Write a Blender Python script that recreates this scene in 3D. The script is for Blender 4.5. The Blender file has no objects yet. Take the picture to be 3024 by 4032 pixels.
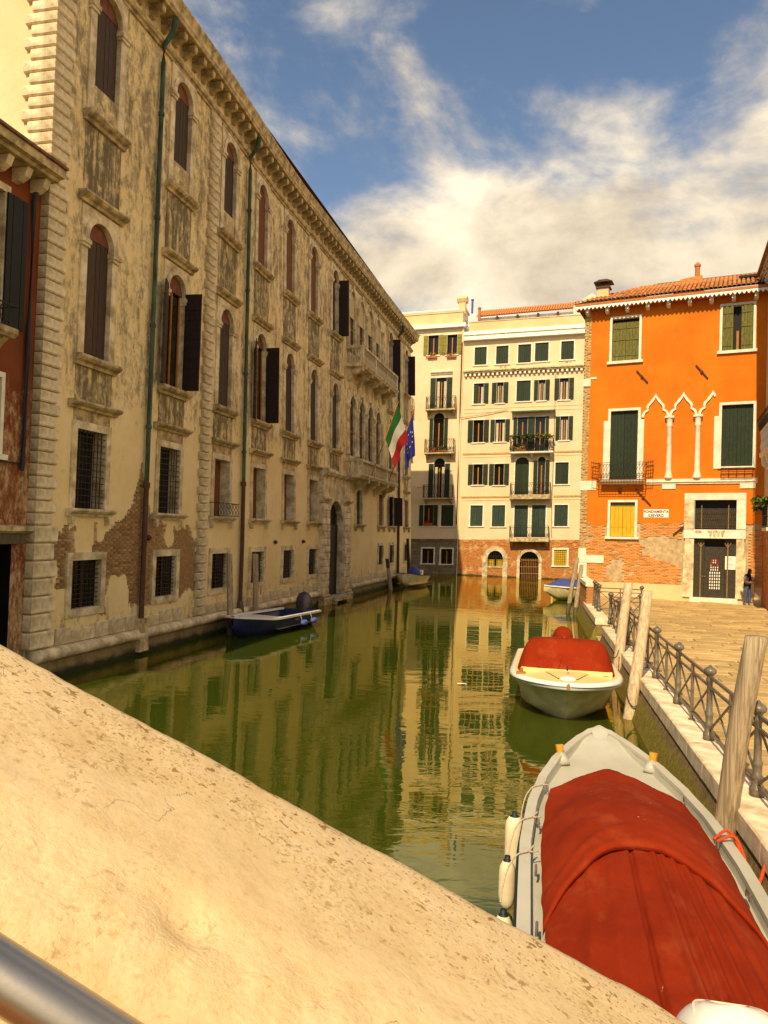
import bpy, math, random
from mathutils import Vector, Matrix, noise
random.seed(11)
rad = math.radians
S = bpy.context.scene
COL = S.collection

# ---------------------------------------------------------------- camera
cam_d = bpy.data.cameras.new('camera'); cam = bpy.data.objects.new('camera', cam_d); COL.objects.link(cam)
cam_d.sensor_fit = 'HORIZONTAL'; cam_d.sensor_width = 36.0; cam_d.lens = 36.05
cam_d.clip_start = 0.05; cam_d.clip_end = 2000
cam.matrix_world = Matrix(((.999456, -.032982, 0, 0), (-.000778, -.023568, -.999722, 0), (.032973, .999178, -.023581, 3.85), (0, 0, 0, 1)))
S.camera = cam

# ---------------------------------------------------------------- world, sun, exposure
SKX, SKY_ = 3.1, 1.4
SUN_AZ, SUN_EL = 21.2, 43.8          # direction the light travels (clockwise from +Y), height of the sun
w = bpy.data.worlds.new('World'); S.world = w; w.use_nodes = True
nt = w.node_tree; nt.nodes.clear(); N = nt.nodes.new; Lk = nt.links.new
def mth(op, a, b=None, c=None, tree=None, clamp=False):
    t = tree or nt; n = t.nodes.new('ShaderNodeMath'); n.operation = op; n.use_clamp = clamp
    for i, v in enumerate((a, b, c)):
        if v is None: continue
        if isinstance(v, (int, float)): n.inputs[i].default_value = v
        else: t.links.new(v, n.inputs[i])
    return n.outputs[0]
sky = N('ShaderNodeTexSky'); sky.sky_type = 'NISHITA'; sky.sun_disc = False
sky.sun_elevation = rad(SUN_EL); sky.sun_rotation = rad(SUN_AZ + 180); sky.air_density = 1.0; sky.dust_density = .6; sky.ozone_density = 1.6
tc = N('ShaderNodeTexCoord'); sp = N('ShaderNodeSeparateXYZ'); Lk(tc.outputs['Generated'], sp.inputs[0])
zc = mth('MAXIMUM', sp.outputs[2], .0); den = mth('ADD', zc, .14)
cb = N('ShaderNodeCombineXYZ'); Lk(mth('DIVIDE', sp.outputs[0], den), cb.inputs[0]); Lk(mth('DIVIDE', sp.outputs[1], den), cb.inputs[1])
def wnoise(scale, detail, rough, dist, off):
    mp = N('ShaderNodeMapping'); mp.inputs[1].default_value = off; mp.inputs[3].default_value = (1.0, 1.0, 1.7); Lk(tc.outputs['Generated'], mp.inputs[0])
    n = N('ShaderNodeTexNoise'); n.inputs['Scale'].default_value = scale; n.inputs['Detail'].default_value = detail
    n.inputs['Roughness'].default_value = rough; n.inputs['Distortion'].default_value = dist; Lk(mp.outputs[0], n.inputs['Vector']); return n.outputs[0]
n1 = wnoise(2.1, 10, .58, .35, (SKX, SKY_, .4)); n2 = wnoise(6.5, 9, .60, .25, (7.7, .3, 2)); n3 = wnoise(3.6, 8, .6, .3, (2.2, 5.5, 4))
low = mth('SUBTRACT', .40, zc)                      # thicker cloud towards the horizon and over the lagoon side
cm = mth('ADD', mth('ADD', mth('MULTIPLY', n1, .95), mth('MULTIPLY', n2, .30)), mth('ADD', mth('MULTIPLY', low, .62), mth('MULTIPLY', sp.outputs[0], .42)))
mr = N('ShaderNodeMapRange'); mr.interpolation_type = 'SMOOTHSTEP'; Lk(cm, mr.inputs[0]); mr.inputs[1].default_value = .56; mr.inputs[2].default_value = .76
cr = N('ShaderNodeValToRGB'); Lk(mth('ADD', mth('MULTIPLY', n2, .45), mth('MULTIPLY', n3, .55)), cr.inputs[0])
cr.color_ramp.elements[0].position = .38; cr.color_ramp.elements[0].color = (.50, .41, .30, 1)
cr.color_ramp.elements[1].position = .60; cr.color_ramp.elements[1].color = (1.0, .85, .62, 1)
tint = N('ShaderNodeMix'); tint.data_type = 'RGBA'; tint.blend_type = 'MULTIPLY'; tint.inputs[0].default_value = 1; Lk(sky.outputs[0], tint.inputs[6]); tint.inputs[7].default_value = (1, .97, .92, 1)
bgs = N('ShaderNodeBackground'); bgs.inputs[1].default_value = .10; Lk(tint.outputs[2], bgs.inputs[0])
bgc = N('ShaderNodeBackground'); bgc.inputs[1].default_value = .95; Lk(cr.outputs[0], bgc.inputs[0])
mr2 = N('ShaderNodeMapRange'); mr2.interpolation_type = 'SMOOTHSTEP'; Lk(mth('ADD', mth('MULTIPLY', n3, .7), mth('MULTIPLY', n2, .3)), mr2.inputs[0]); mr2.inputs[1].default_value = .46; mr2.inputs[2].default_value = .66; mr2.inputs[4].default_value = .62
mx = N('ShaderNodeMixShader'); Lk(mth('MAXIMUM', mr.outputs[0], mr2.outputs[0]), mx.inputs[0]); Lk(bgs.outputs[0], mx.inputs[1]); Lk(bgc.outputs[0], mx.inputs[2])
wo = N('ShaderNodeOutputWorld'); Lk(mx.outputs[0], wo.inputs[0])
sun_d = bpy.data.lights.new('sun', 'SUN'); sun_d.energy = 4.0; sun_d.angle = rad(.55); sun_d.color = (1, .81, .49)
sun = bpy.data.objects.new('sun', sun_d); COL.objects.link(sun); sun.location = (-20, -40, 60)
_d = Vector((math.sin(rad(SUN_AZ)) * math.cos(rad(SUN_EL)), math.cos(rad(SUN_AZ)) * math.cos(rad(SUN_EL)), -math.sin(rad(SUN_EL))))
sun.rotation_euler = _d.to_track_quat('-Z', 'Y').to_euler()
S.view_settings.view_transform = 'Standard'; S.view_settings.look = 'None'; S.view_settings.exposure = 0.42; S.view_settings.gamma = 1.0
S.render.engine = 'CYCLES'
S.cycles.use_denoising = True; S.cycles.max_bounces = 6; S.cycles.diffuse_bounces = 3; S.cycles.glossy_bounces = 3; S.cycles.caustics_reflective = False; S.cycles.caustics_refractive = False

# ---------------------------------------------------------------- materials
MATS = {}
class Nd:
    """small helper round a material's node tree"""
    def __init__(s, name):
        s.m = bpy.data.materials.new(name); s.m.use_nodes = True; s.t = s.m.node_tree; s.b = s.t.nodes['Principled BSDF']; MATS[name] = s.m
        s.b.inputs['Specular IOR Level'].default_value = .25
    def n(s, k): return s.t.nodes.new(k)
    def l(s, a, b): s.t.links.new(a, b)
    def co(s, kind):
        if kind == 'fuv':
            a = s.n('ShaderNodeAttribute'); a.attribute_name = 'fuv'; return a.outputs['Vector']
        return s.n('ShaderNodeTexCoord').outputs['Object']
    def noise(s, co, scale, detail=5, rough=.6, stretch=(1, 1, 1), off=(0, 0, 0), dist=0):
        mp = s.n('ShaderNodeMapping'); mp.inputs[3].default_value = stretch; mp.inputs[1].default_value = off; s.l(co, mp.inputs[0])
        t = s.n('ShaderNodeTexNoise'); t.inputs['Scale'].default_value = scale; t.inputs['Detail'].default_value = detail; t.inputs['Roughness'].default_value = rough; t.inputs['Distortion'].default_value = dist
        s.l(mp.outputs[0], t.inputs['Vector']); return t.outputs[0]
    def ramp(s, f, a, b, smooth=True):
        r = s.n('ShaderNodeMapRange'); r.inputs[1].default_value = a; r.inputs[2].default_value = b
        if smooth: r.interpolation_type = 'SMOOTHSTEP'
        s.l(f, r.inputs[0]); return r.outputs[0]
    def mix(s, f, a, b):
        m = s.n('ShaderNodeMix'); m.data_type = 'RGBA'
        for i, v in ((0, f), (6, a), (7, b)):
            if isinstance(v, tuple): m.inputs[i].default_value = (*v, 1) if len(v) == 3 else v
            elif isinstance(v, (int, float)): m.inputs[i].default_value = v
            else: s.l(v, m.inputs[i])
        return m.outputs[2]
    def mul(s, c, f):
        m = s.n('ShaderNodeMix'); m.data_type = 'RGBA'; m.blend_type = 'MULTIPLY'; m.inputs[0].default_value = 1
        s.l(c, m.inputs[6]); s.l(f, m.inputs[7]); return m.outputs[2]
    def math(s, op, a, b=None, c=None): return mth(op, a, b, c, tree=s.t)
    def sep(s, co):
        x = s.n('ShaderNodeSeparateXYZ'); s.l(co, x.inputs[0]); return x.outputs
    def bump(s, h, st, d=.02):
        b = s.n('ShaderNodeBump'); b.inputs['Strength'].default_value = st; b.inputs['Distance'].default_value = d; s.l(h, b.inputs['Height']); s.l(b.outputs[0], s.b.inputs['Normal'])
    def rnd(s, c, amt):
        """each object its own slight tone"""
        o = s.n('ShaderNodeObjectInfo'); v = s.math('MULTIPLY_ADD', o.outputs['Random'], 2 * amt, 1 - amt)
        h = s.n('ShaderNodeHueSaturation'); s.l(v, h.inputs['Value']); s.l(c, h.inputs['Color']); return h.outputs[0]
    def out(s, c, rough=.8, metal=0):
        if isinstance(c, tuple): s.b.inputs['Base Color'].default_value = (*c, 1)
        else: s.l(c, s.b.inputs['Base Color'])
        if isinstance(rough, (int, float)): s.b.inputs['Roughness'].default_value = rough
        else: s.l(rough, s.b.inputs['Roughness'])
        s.b.inputs['Metallic'].default_value = metal
        return s.m
def plain(name, col, rough=.75, var=.25, scale=4, bump=.15, bscale=30, rnd=0, metal=0, coord='Object', stretch=(1, 1, 1), dark=None):
    s = Nd(name); co = s.co(coord)
    a = tuple(c * (1 - var) for c in col) if dark is None else dark; b = tuple(min(1, c * (1 + var * .6)) for c in col)
    c = s.mix(s.ramp(s.noise(co, scale, 6, .65, stretch), .3, .7), a, b)
    if rnd: c = s.rnd(c, rnd)
    if bump: s.bump(s.noise(co, bscale, 4, .6, stretch), bump, .01)
    return s.out(c, rough, metal)

# weathered facade of the long palazzo
def plaster(name, base, base2, stain, amount, height=None, streak=1.0):
    SSTR = (2.4, 1, .55) if streak <= 1 else (5, 1, .45)
    s = Nd(name); co = s.co('fuv'); x = s.sep(co)
    c = s.mix(s.ramp(s.noise(co, .55, 5, .6), .35, .65), base, base2)
    c = s.mix(s.math('MULTIPLY', s.ramp(s.noise(co, 5, 6, .7), .45, .75), .35), c, tuple(v * .72 for v in base))
    st = s.noise(co, 1.0, 8, .66, SSTR, (3, 0, 1), .25); bl = s.noise(co, 3.0, 9, .70, (1.15, 1, .72), (9, 2, 0), .5); fine = s.noise(co, 12, 6, .65, (1.3, 1, .6))
    v = s.math('ADD', s.math('ADD', s.math('MULTIPLY', st, .38 * streak), s.math('MULTIPLY', bl, .48)), s.math('MULTIPLY', fine, .24))
    if height:
        cr = s.n('ShaderNodeValToRGB'); s.l(s.math('DIVIDE', x[2], 20.0), cr.inputs[0]); e = cr.color_ramp.elements
        e[0].position, e[0].color = height[0][0], (height[0][1],) * 3 + (1,); e[1].position, e[1].color = height[-1][0], (height[-1][1],) * 3 + (1,)
        for p, q in height[1:-1]:
            k = e.new(p); k.color = (q, q, q, 1)
        v = s.math('ADD', v, s.math('MULTIPLY', s.math('SUBTRACT', cr.outputs[0], .5), .4))
    m = s.ramp(v, .585 - amount + .055 * (streak - 1) * 4, .755 - amount + .055 * (streak - 1) * 4)
    c = s.mix(s.math('MULTIPLY', m, .88), c, s.mix(s.ramp(fine, .3, .7), stain, tuple(q * 2.1 for q in stain)))
    s.bump(s.math('ADD', s.math('MULTIPLY', fine, 1.0), s.math('MULTIPLY', s.noise(co, 26, 4, .6), .5)), .35, .02)
    return s.out(c, .88)
plaster('palazzo_plaster', (.89, .70, .37), (.81, .61, .29), (.115, .092, .056), .088, [(0, .62), (.06, .42), (.10, .24), (.30, .26), (.38, .52), (.62, .47), (.74, .60), (1, .47)])
plaster('apron_plaster', (.80, .62, .31), (.66, .50, .24), (.060, .048, .029), .165, None, 1.3)
plaster('clean_plaster', (.66, .52, .25), (.58, .44, .2), (.2, .15, .07), -.02, None)
plaster('side_plaster', (.80, .64, .38), (.72, .55, .30), (.40, .29, .15), -.05)
plaster('cream_plaster', (.80, .63, .40), (.74, .56, .33), (.44, .31, .16), -.055)
plaster('orange_plaster', (.72, .20, .009), (.61, .155, .006), (.40, .09, .007), .02, None, .7)
plaster('red_plaster', (.23, .062, .018), (.17, .042, .012), (.30, .20, .10), .0, [(0, .80), (.28, .74), (.335, .58), (.36, .30), (1, .22)], .4)
plaster('right_plaster', (.72, .58, .36), (.62, .48, .27), (.36, .26, .13), -.05)
plaster('terrace_plaster', (.78, .58, .32), (.70, .50, .25), (.44, .28, .12), .0)
plain('istrian_stone', (.72, .60, .39), .7, .30, 2.2, .25, 18, rnd=.10, dark=(.36, .27, .14))
plain('dirty_stone', (.56, .43, .225), .8, .45, 3.5, .35, 16, rnd=.10, dark=(.22, .165, .085))
plain('white_stone', (.84, .76, .60), .65, .18, 3, .15, 20, rnd=.05)
plain('white_paint', (.88, .85, .78), .6, .08, 3, .05, 20)
plain('brick', (.40, .155, .055), .85, .35, 9, .4, 40, rnd=.32)
plain('palazzo_brick', (.37, .215, .088), .85, .35, 9, .4, 40, rnd=.30)
plain('orange_brick', (.60, .21, .045), .88, .4, 1.6, .3, 40, rnd=.28, dark=(.56, .31, .115))
plain('pale_brick', (.62, .38, .15), .85, .4, 6, .3, 40)
plain('kerb_white', (.80, .66, .46), .75, .3, 2.4, .25, 22, rnd=.10, dark=(.52, .38, .22))
plain('pale_gable', (.78, .62, .46), .8, .1, 3, .1, 20)
plain('band_ochre', (.60, .34, .12), .85, .3, 6, .2, 20)
plain('bar_brown', (.27, .155, .055), .6, .3, 8, .2, 30)
plain('mortar', (.52, .38, .21), .9, .3, 5, .5, 30)
plain('brown_shutter', (.07, .042, .026), .7, .3, 6, .2, 20, stretch=(4, 4, .6), rnd=.16)
plain('rust_shutter', (.19, .07, .022), .7, .3, 6, .2, 20, stretch=(4, 4, .6), rnd=.16)
plain('tympanum_board', (.17, .062, .03), .75, .3, 5, .2, 20, rnd=.16)
plain('black_shutter', (.008, .011, .007), .6, .3, 6, .1, 20)
plain('dark_shutter', (.026, .013, .011), .6, .3, 6, .2, 20, rnd=.16)
plain('green_shutter', (.020, .032, .012), .55, .25, 6, .1, 20, rnd=.16)
plain('teal_shutter', (.032, .052, .036), .6, .4, 5, .1, 20, stretch=(3, 3, .5), rnd=.16)
plain('olive_shutter', (.26, .21, .025), .6, .25, 5, .1, 20)
plain('worn_green_shutter', (.17, .145, .03), .75, .5, 7, .2, 20, stretch=(5, 5, .6), dark=(.07, .075, .02))
plain('yellow_shutter', (.66, .40, .018), .6, .2, 6, .1, 20, stretch=(3, 3, .4))
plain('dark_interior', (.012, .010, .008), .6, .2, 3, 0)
plain('door_metal', (.05, .042, .028), .45, .4, 14, .5, 30)
plain('frame_wood', (.42, .17, .03), .6, .2, 5, .1, 20)
plain('curtain', (.62, .54, .40), .9, .25, 9, .2, 12, stretch=(6, 6, .3))
plain('iron', (.030, .023, .017), .5, .3, 12, .2, 40, metal=.3)
plain('railing_iron', (.20, .165, .12), .42, .3, 12, .2, 40, metal=.35)
plain('copper_pipe', (.06, .105, .062), .6, .45, 3, .2, 20, stretch=(2, 2, .4), dark=(.022, .03, .022))
plain('brown_pipe', (.085, .04, .022), .55, .3, 4, .1, 20)
plain('roof_tile', (.50, .19, .05), .85, .4, 8, .3, 30, rnd=.30)
plain('dark_tile', (.20, .10, .05), .85, .4, 6, .3, 30)
plain('old_wood', (.40, .305, .185), .85, .45, 3.5, .7, 9, stretch=(9, 9, .16), dark=(.19, .135, .075))
plain('wet_wood', (.10, .085, .045), .5, .4, 5, .6, 12, stretch=(5, 5, .6))
plain('pale_wood', (.66, .50, .32), .85, .35, 3.5, .6, 10, stretch=(9, 9, .16), dark=(.40, .28, .15))
plain('grey_gelcoat', (.50, .47, .38), .35, .08, 2, .03, 20)
plain('cream_gelcoat', (.84, .66, .28), .3, .06, 2, .02, 20)
plain('hull_cream', (.86, .71, .36), .35, .22, 2.5, .03, 20)
plain('white_gelcoat', (.86, .82, .74), .25, .05, 2, .02, 20)
plain('blue_hull', (.022, .03, .085), .35, .3, 3, .02, 20)
plain('blue_tarp', (.06, .08, .30), .7, .2, 4, .3, 8)
plain('dark_tarp', (.05, .042, .05), .8, .3, 4, .3, 8)
plain('wood_knob', (.66, .32, .035), .5, .2, 8, .1, 30)
plain('rubber', (.02, .022, .03), .5, .2, 5, .05, 20)
plain('fender_white', (.80, .66, .42), .45, .15, 4, .05, 20)
plain('fender_blue', (.07, .13, .42), .4, .15, 4, .05, 20)
plain('rope_white', (.55, .45, .31), .85, .3, 60, .4, 120)
plain('rope_red', (.62, .07, .012), .8, .3, 60, .4, 120)
plain('rope_dark', (.10, .09, .06), .85, .3, 60, .4, 120)
plain('steel', (.50, .44, .37), .33, .06, 2, .02, 160, metal=1.0)
plain('bridge_brick', (.40, .17, .05), .8, .4, 9, .4, 20)
plain('leaf_green', (.07, .11, .02), .7, .4, 8, 0, rnd=.3)
plain('leaf_yellow', (.36, .22, .03), .7, .4, 8, 0, rnd=.3)
plain('geranium', (.45, .035, .015), .7, .3, 8, 0, rnd=.2)
plain('terracotta', (.48, .18, .06), .8, .2, 6, .1, 20)
plain('flag_green', (.007, .07, .010), .75, .15, 3, .1, 12)  # flag cloths, stars aside: shade put into the colour so they look unlit
plain('flag_white', (.38, .33, .28), .75, .1, 3, .1, 12)
plain('flag_red', (.22, .006, .006), .75, .15, 3, .1, 12)
plain('flag_blue', (.014, .018, .18), .75, .15, 3, .1, 12)
plain('flag_star', (.85, .62, .05), .7, .05, 3, 0)
plain('sign_white', (.90, .86, .76), .6, .06, 6, 0)
plain('sign_ink', (.10, .05, .02), .7, .2, 8, 0)
plain('sign_rust', (.42, .13, .05), .7, .2, 8, 0)
plain('awning_green', (.05, .13, .07), .7, .2, 5, .1, 20)
plain('skin', (.42, .22, .13), .6, .1, 6, 0)
plain('hair', (.012, .010, .009), .7, .2, 20, .2, 60)
plain('vest', (.018, .015, .015), .8, .3, 9, .3, 20)
plain('sleeve', (.32, .25, .21), .85, .2, 9, .3, 20)
plain('jeans', (.075, .105, .19), .85, .35, 8, .3, 30)
plain('shoe', (.62, .45, .25), .7, .2, 8, .1, 30)
plain('phone_black', (.015, .015, .018), .3, .1, 3, 0)
plain('box_cream', (.80, .70, .50), .6, .15, 4, .05, 20)

def glass():
    s = Nd('pane_glass'); s.b.inputs['Specular IOR Level'].default_value = .35; s.out((.010, .009, .008), .08)
glass()
def tarp():
    s = Nd('red_tarp'); co = s.co('Object')
    c = s.mix(s.ramp(s.noise(co, 1.4, 6, .6), .3, .7), (.215, .017, .003), (.28, .025, .004))
    c = s.mix(s.math('MULTIPLY', s.ramp(s.noise(co, 22, 5, .7), .5, .8), .3), c, (.19, .014, .003)); c = s.mix(s.math('MULTIPLY', s.ramp(s.noise(co, 2.6, 6, .65, (1, .5, 1), (3, 3, 3)), .52, .68), .35), c, (.36, .07, .022))
    c = s.mix(s.ramp(s.noise(co, 9, 3, .5), .775, .785), c, (.70, .42, .28))
    s.bump(s.math('ADD', s.noise(co, 3.5, 5, .6, (1, .6, 1)), s.math('MULTIPLY', s.noise(co, 160, 2, .5), .12)), .5, .05); s.b.inputs['Specular IOR Level'].default_value = .1; s.out(c, .92)
tarp()
def parapet():
    s = Nd('parapet_stone'); co = s.co('Object'); x = s.sep(co)
    c = s.mix(s.ramp(s.noise(co, 3.2, 8, .7), .3, .7), (.72, .55, .325), (.64, .465, .24))
    c = s.mix(s.math('MULTIPLY', s.ramp(s.noise(co, 22, 6, .7), .42, .72), .5), c, (.60, .385, .17)); c = s.mix(s.math('MULTIPLY', s.ramp(s.noise(co, 95, 5, .7), .52, .70), .45), c, (.50, .32, .14)); c = s.mix(s.math('MULTIPLY', s.ramp(s.noise(co, 9, 6, .7, (1, 2, 1), (5, 5, 5)), .56, .74), .4), c, (.50, .35, .17))
    # lichen: clusters of small round spots, thicker towards the canal edge
    spots = s.math('MAXIMUM', s.ramp(s.noise(co, 62, 3, .55, (1, 1, 1), (1, 8, 3), .4), .60, .65), s.ramp(s.noise(co, 150, 3, .6, (1, 1, 1), (6, 2, 9)), .60, .66)); edge = s.ramp(x[1], -.18, .20)
    cl = s.math('ADD', s.noise(co, 7.5, 5, .65, (1, 1, 1), (4, 2, 1)), s.math('MULTIPLY', edge, .15))
    band = s.math('MULTIPLY_ADD', edge, .62, .38); k = s.math('MULTIPLY', s.math('MULTIPLY', spots, s.ramp(cl, .51, .60)), band)
    k2 = s.math('MULTIPLY', s.ramp(s.noise(co, 130, 4, .6), .53, .60), s.ramp(s.math('ADD', s.noise(co, 4.5, 4, .6, (1, 1, 1), (7, 1, 3)), s.math('MULTIPLY', edge, .12)), .58, .68))
    c = s.mix(s.math('MULTIPLY', k, .9), c, (.24, .13, .03)); c = s.mix(s.math('MULTIPLY', s.math('MULTIPLY', k2, .7), band), c, (.42, .27, .08))
    # fine dark cracks
    cr = s.n('ShaderNodeTexVoronoi'); cr.feature = 'DISTANCE_TO_EDGE'; cr.inputs['Scale'].default_value = 3.1
    wv = s.n('ShaderNodeVectorMath'); wv.operation = 'ADD'; s.l(co, wv.inputs[0]); nn = s.n('ShaderNodeTexNoise'); nn.inputs['Scale'].default_value = 6; nn.inputs['Detail'].default_value = 6; s.l(co, nn.inputs['Vector'])
    sc = s.n('ShaderNodeVectorMath'); sc.operation = 'SCALE'; sc.inputs[3].default_value = .35; s.l(nn.outputs['Color'], sc.inputs[0]); s.l(sc.outputs[0], wv.inputs[1]); s.l(wv.outputs[0], cr.inputs['Vector'])
    ck = s.math('MULTIPLY', s.ramp(cr.outputs['Distance'], .004, .0), s.ramp(s.noise(co, 5, 3), .52, .62))
    c = s.mix(s.math('MULTIPLY', ck, .45), c, (.36, .22, .09))
    h = s.math('ADD', s.math('MULTIPLY', s.noise(co, 60, 6, .7), .5), s.math('MULTIPLY', s.noise(co, 14, 5, .6), 1.0))
    h = s.math('ADD', h, s.math('MULTIPLY', s.math('MULTIPLY', s.noise(co, 38, 6, .72, (1, 1.6, 1)), 1.2), s.ramp(x[1], -.10, -.20))); h = s.math('SUBTRACT', h, s.math('MULTIPLY', ck, .8)); s.bump(h, .62, .006); s.out(c, .85)
parapet()
def water():
    s = Nd('canal_water'); co = s.co('Object')
    big = s.noise(co, .30, 3, .5, (1.0, 2.0, 1), (2, 1, 0)); mid = s.noise(co, 1.25, 3, .55, (.8, 2.3, 1), (0, 5, 0), .6); fin = s.noise(co, 5.0, 3, .5, (.7, 2.0, 1))
    patch = s.ramp(s.noise(co, .16, 3, .5, (1, 1, 1), (5, 3, 0)), .35, .7)
    h = s.math('ADD', s.math('ADD', s.math('MULTIPLY', big, .42), s.math('MULTIPLY', mid, .17)), s.math('MULTIPLY', s.math('MULTIPLY', fin, .018), patch))
    s.bump(h, .27, .08)
    c = s.mix(s.ramp(s.noise(co, .25, 4, .6), .3, .7), (.036, .054, .004), (.046, .062, .005))
    # murky green body under a clear surface
    bn = s.b.inputs['Normal'].links[0].from_socket; s.b.inputs['Specular IOR Level'].default_value = 0; s.out(c, 1)
    gl = s.n('ShaderNodeBsdfGlossy'); gl.inputs['Color'].default_value = (1, .86, .50, 1); gl.inputs['Roughness'].default_value = .012; s.l(bn, gl.inputs['Normal'])
    fr = s.n('ShaderNodeFresnel'); fr.inputs['IOR'].default_value = 2.0; s.l(bn, fr.inputs['Normal'])
    mx_ = s.n('ShaderNodeMixShader'); s.l(fr.outputs[0], mx_.inputs[0]); s.l(s.b.outputs[0], mx_.inputs[1]); s.l(gl.outputs[0], mx_.inputs[2]); s.l(mx_.outputs[0], s.t.nodes['Material Output'].inputs[0])
water()
def canal_wall():
    s = Nd('algae_wall'); co = s.co('Object'); x = s.sep(co)
    c = s.mix(s.ramp(s.noise(co, 6, 6, .7), .3, .7), (.15, .10, .04), (.28, .19, .08))
    a = s.mix(s.ramp(s.noise(co, 18, 5, .7, (1, 1, .4)), .35, .65), (.14, .12, .016), (.30, .22, .035))
    c = s.mix(s.ramp(s.math('ADD', x[2], s.math('MULTIPLY', s.noise(co, 2.5, 4), .25)), .62, .48), c, a); s.bump(s.noise(co, 20, 5, .7), .8, .03); s.out(c, .8)
canal_wall()
def plinth():
    s = Nd('wet_plinth'); co = s.co('fuv'); x = s.sep(co)
    c = s.mix(s.ramp(s.noise(co, 3, 6, .7), .3, .7), (.16, .115, .05), (.30, .22, .10))
    c = s.mix(s.ramp(s.math('ADD', x[2], s.math('MULTIPLY', s.noise(co, 1.5, 4), .3)), .42, .22), c, (.022, .026, .010)); s.bump(s.noise(co, 14, 5, .7), .6, .02); s.out(c, .7)
plinth()
def brickwall():
    s = Nd('far_brick'); co = s.co('fuv'); x = s.sep(co); cb = s.n('ShaderNodeCombineXYZ'); s.l(x[0], cb.inputs[0]); s.l(x[2], cb.inputs[1])
    b = s.n('ShaderNodeTexBrick'); s.l(cb.outputs[0], b.inputs['Vector']); b.inputs['Scale'].default_value = 1; b.inputs['Brick Width'].default_value = .27; b.inputs['Row Height'].default_value = .085; b.inputs['Mortar Size'].default_value = .012
    b.inputs['Color1'].default_value = (.58, .18, .035, 1); b.inputs['Color2'].default_value = (.40, .125, .03, 1); b.inputs['Mortar'].default_value = (.42, .24, .09, 1)
    c = s.mix(s.ramp(s.noise(co, 1.1, 7, .72), .53, .60), b.outputs[0], (.58, .36, .14)); c = s.mix(s.math('MULTIPLY', s.ramp(s.noise(co, 3.2, 7, .72, (1, 1, 2.2)), .50, .62), .8), c, (.22, .09, .03))
    c = s.mix(s.ramp(s.math('ADD', s.math('ADD', x[2], s.math('MULTIPLY', x[0], .032)), s.math('MULTIPLY', s.noise(co, 1.2, 4), .4)), .36, .26), c, (.07, .055, .018))
    s.bump(s.math('ADD', b.outputs['Fac'], s.math('MULTIPLY', s.noise(co, 9, 5), -1.5)), -.6, .02); s.out(c, .88)
brickwall()
def stonewall():
    s = Nd('dark_ashlar'); co = s.co('fuv'); x = s.sep(co); cb = s.n('ShaderNodeCombineXYZ'); s.l(x[0], cb.inputs[0]); s.l(x[2], cb.inputs[1])
    b = s.n('ShaderNodeTexBrick'); s.l(cb.outputs[0], b.inputs['Vector']); b.inputs['Scale'].default_value = 1; b.inputs['Brick Width'].default_value = .62; b.inputs['Row Height'].default_value = .3; b.inputs['Mortar Size'].default_value = .012
    b.inputs['Color1'].default_value = (.30, .22, .12, 1); b.inputs['Color2'].default_value = (.20, .15, .08, 1); b.inputs['Mortar'].default_value = (.10, .07, .035, 1)
    c = s.mix(s.ramp(s.noise(co, 3, 6, .7), .45, .7), b.outputs[0], (.13, .10, .05)); s.bump(b.outputs['Fac'], -.6, .02); s.out(c, .88)
stonewall()
def paving():
    s = Nd('paving_stone'); co = s.co('Object')
    c = s.mix(s.ramp(s.noise(co, 2.0, 6, .7), .3, .7), (.58, .40, .175), (.42, .275, .11)); c = s.rnd(c, .2)
    s.bump(s.noise(co, 25, 5, .7), .4, .008); s.out(c, .8)
paving()

# ---------------------------------------------------------------- mesh helpers
class Fr:
    """a facade frame: u runs along the wall, n stands out of it, z is up; shear tilts the courses, lean lets the wall lie back"""
    def __init__(s, p, az, shear=0, lean=None):
        a = rad(az); s.p = Vector((p[0], p[1], 0)); s.U = Vector((math.sin(a), math.cos(a), shear)); s.Nn = Vector((math.cos(a), -math.sin(a), 0)); s.az = az; s.lean = lean
    def __call__(s, u, n, z):
        if s.lean: n = n - s.lean(u) * max(0, z - 3)
        return s.p + s.U * u + s.Nn * n + Vector((0, 0, z))
class Loc:
    """a plain local frame: origin, heading (clockwise from +Y): x right, y ahead, z up"""
    def __init__(s, o, az=0): a = rad(az); s.o = Vector(o); s.X = Vector((math.cos(a), -math.sin(a), 0)); s.Y = Vector((math.sin(a), math.cos(a), 0)); s.az = az
    def __call__(s, x, y, z): return s.o + s.X * x + s.Y * y + Vector((0, 0, z))
ID = lambda x, y, z: Vector((x, y, z))
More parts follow.
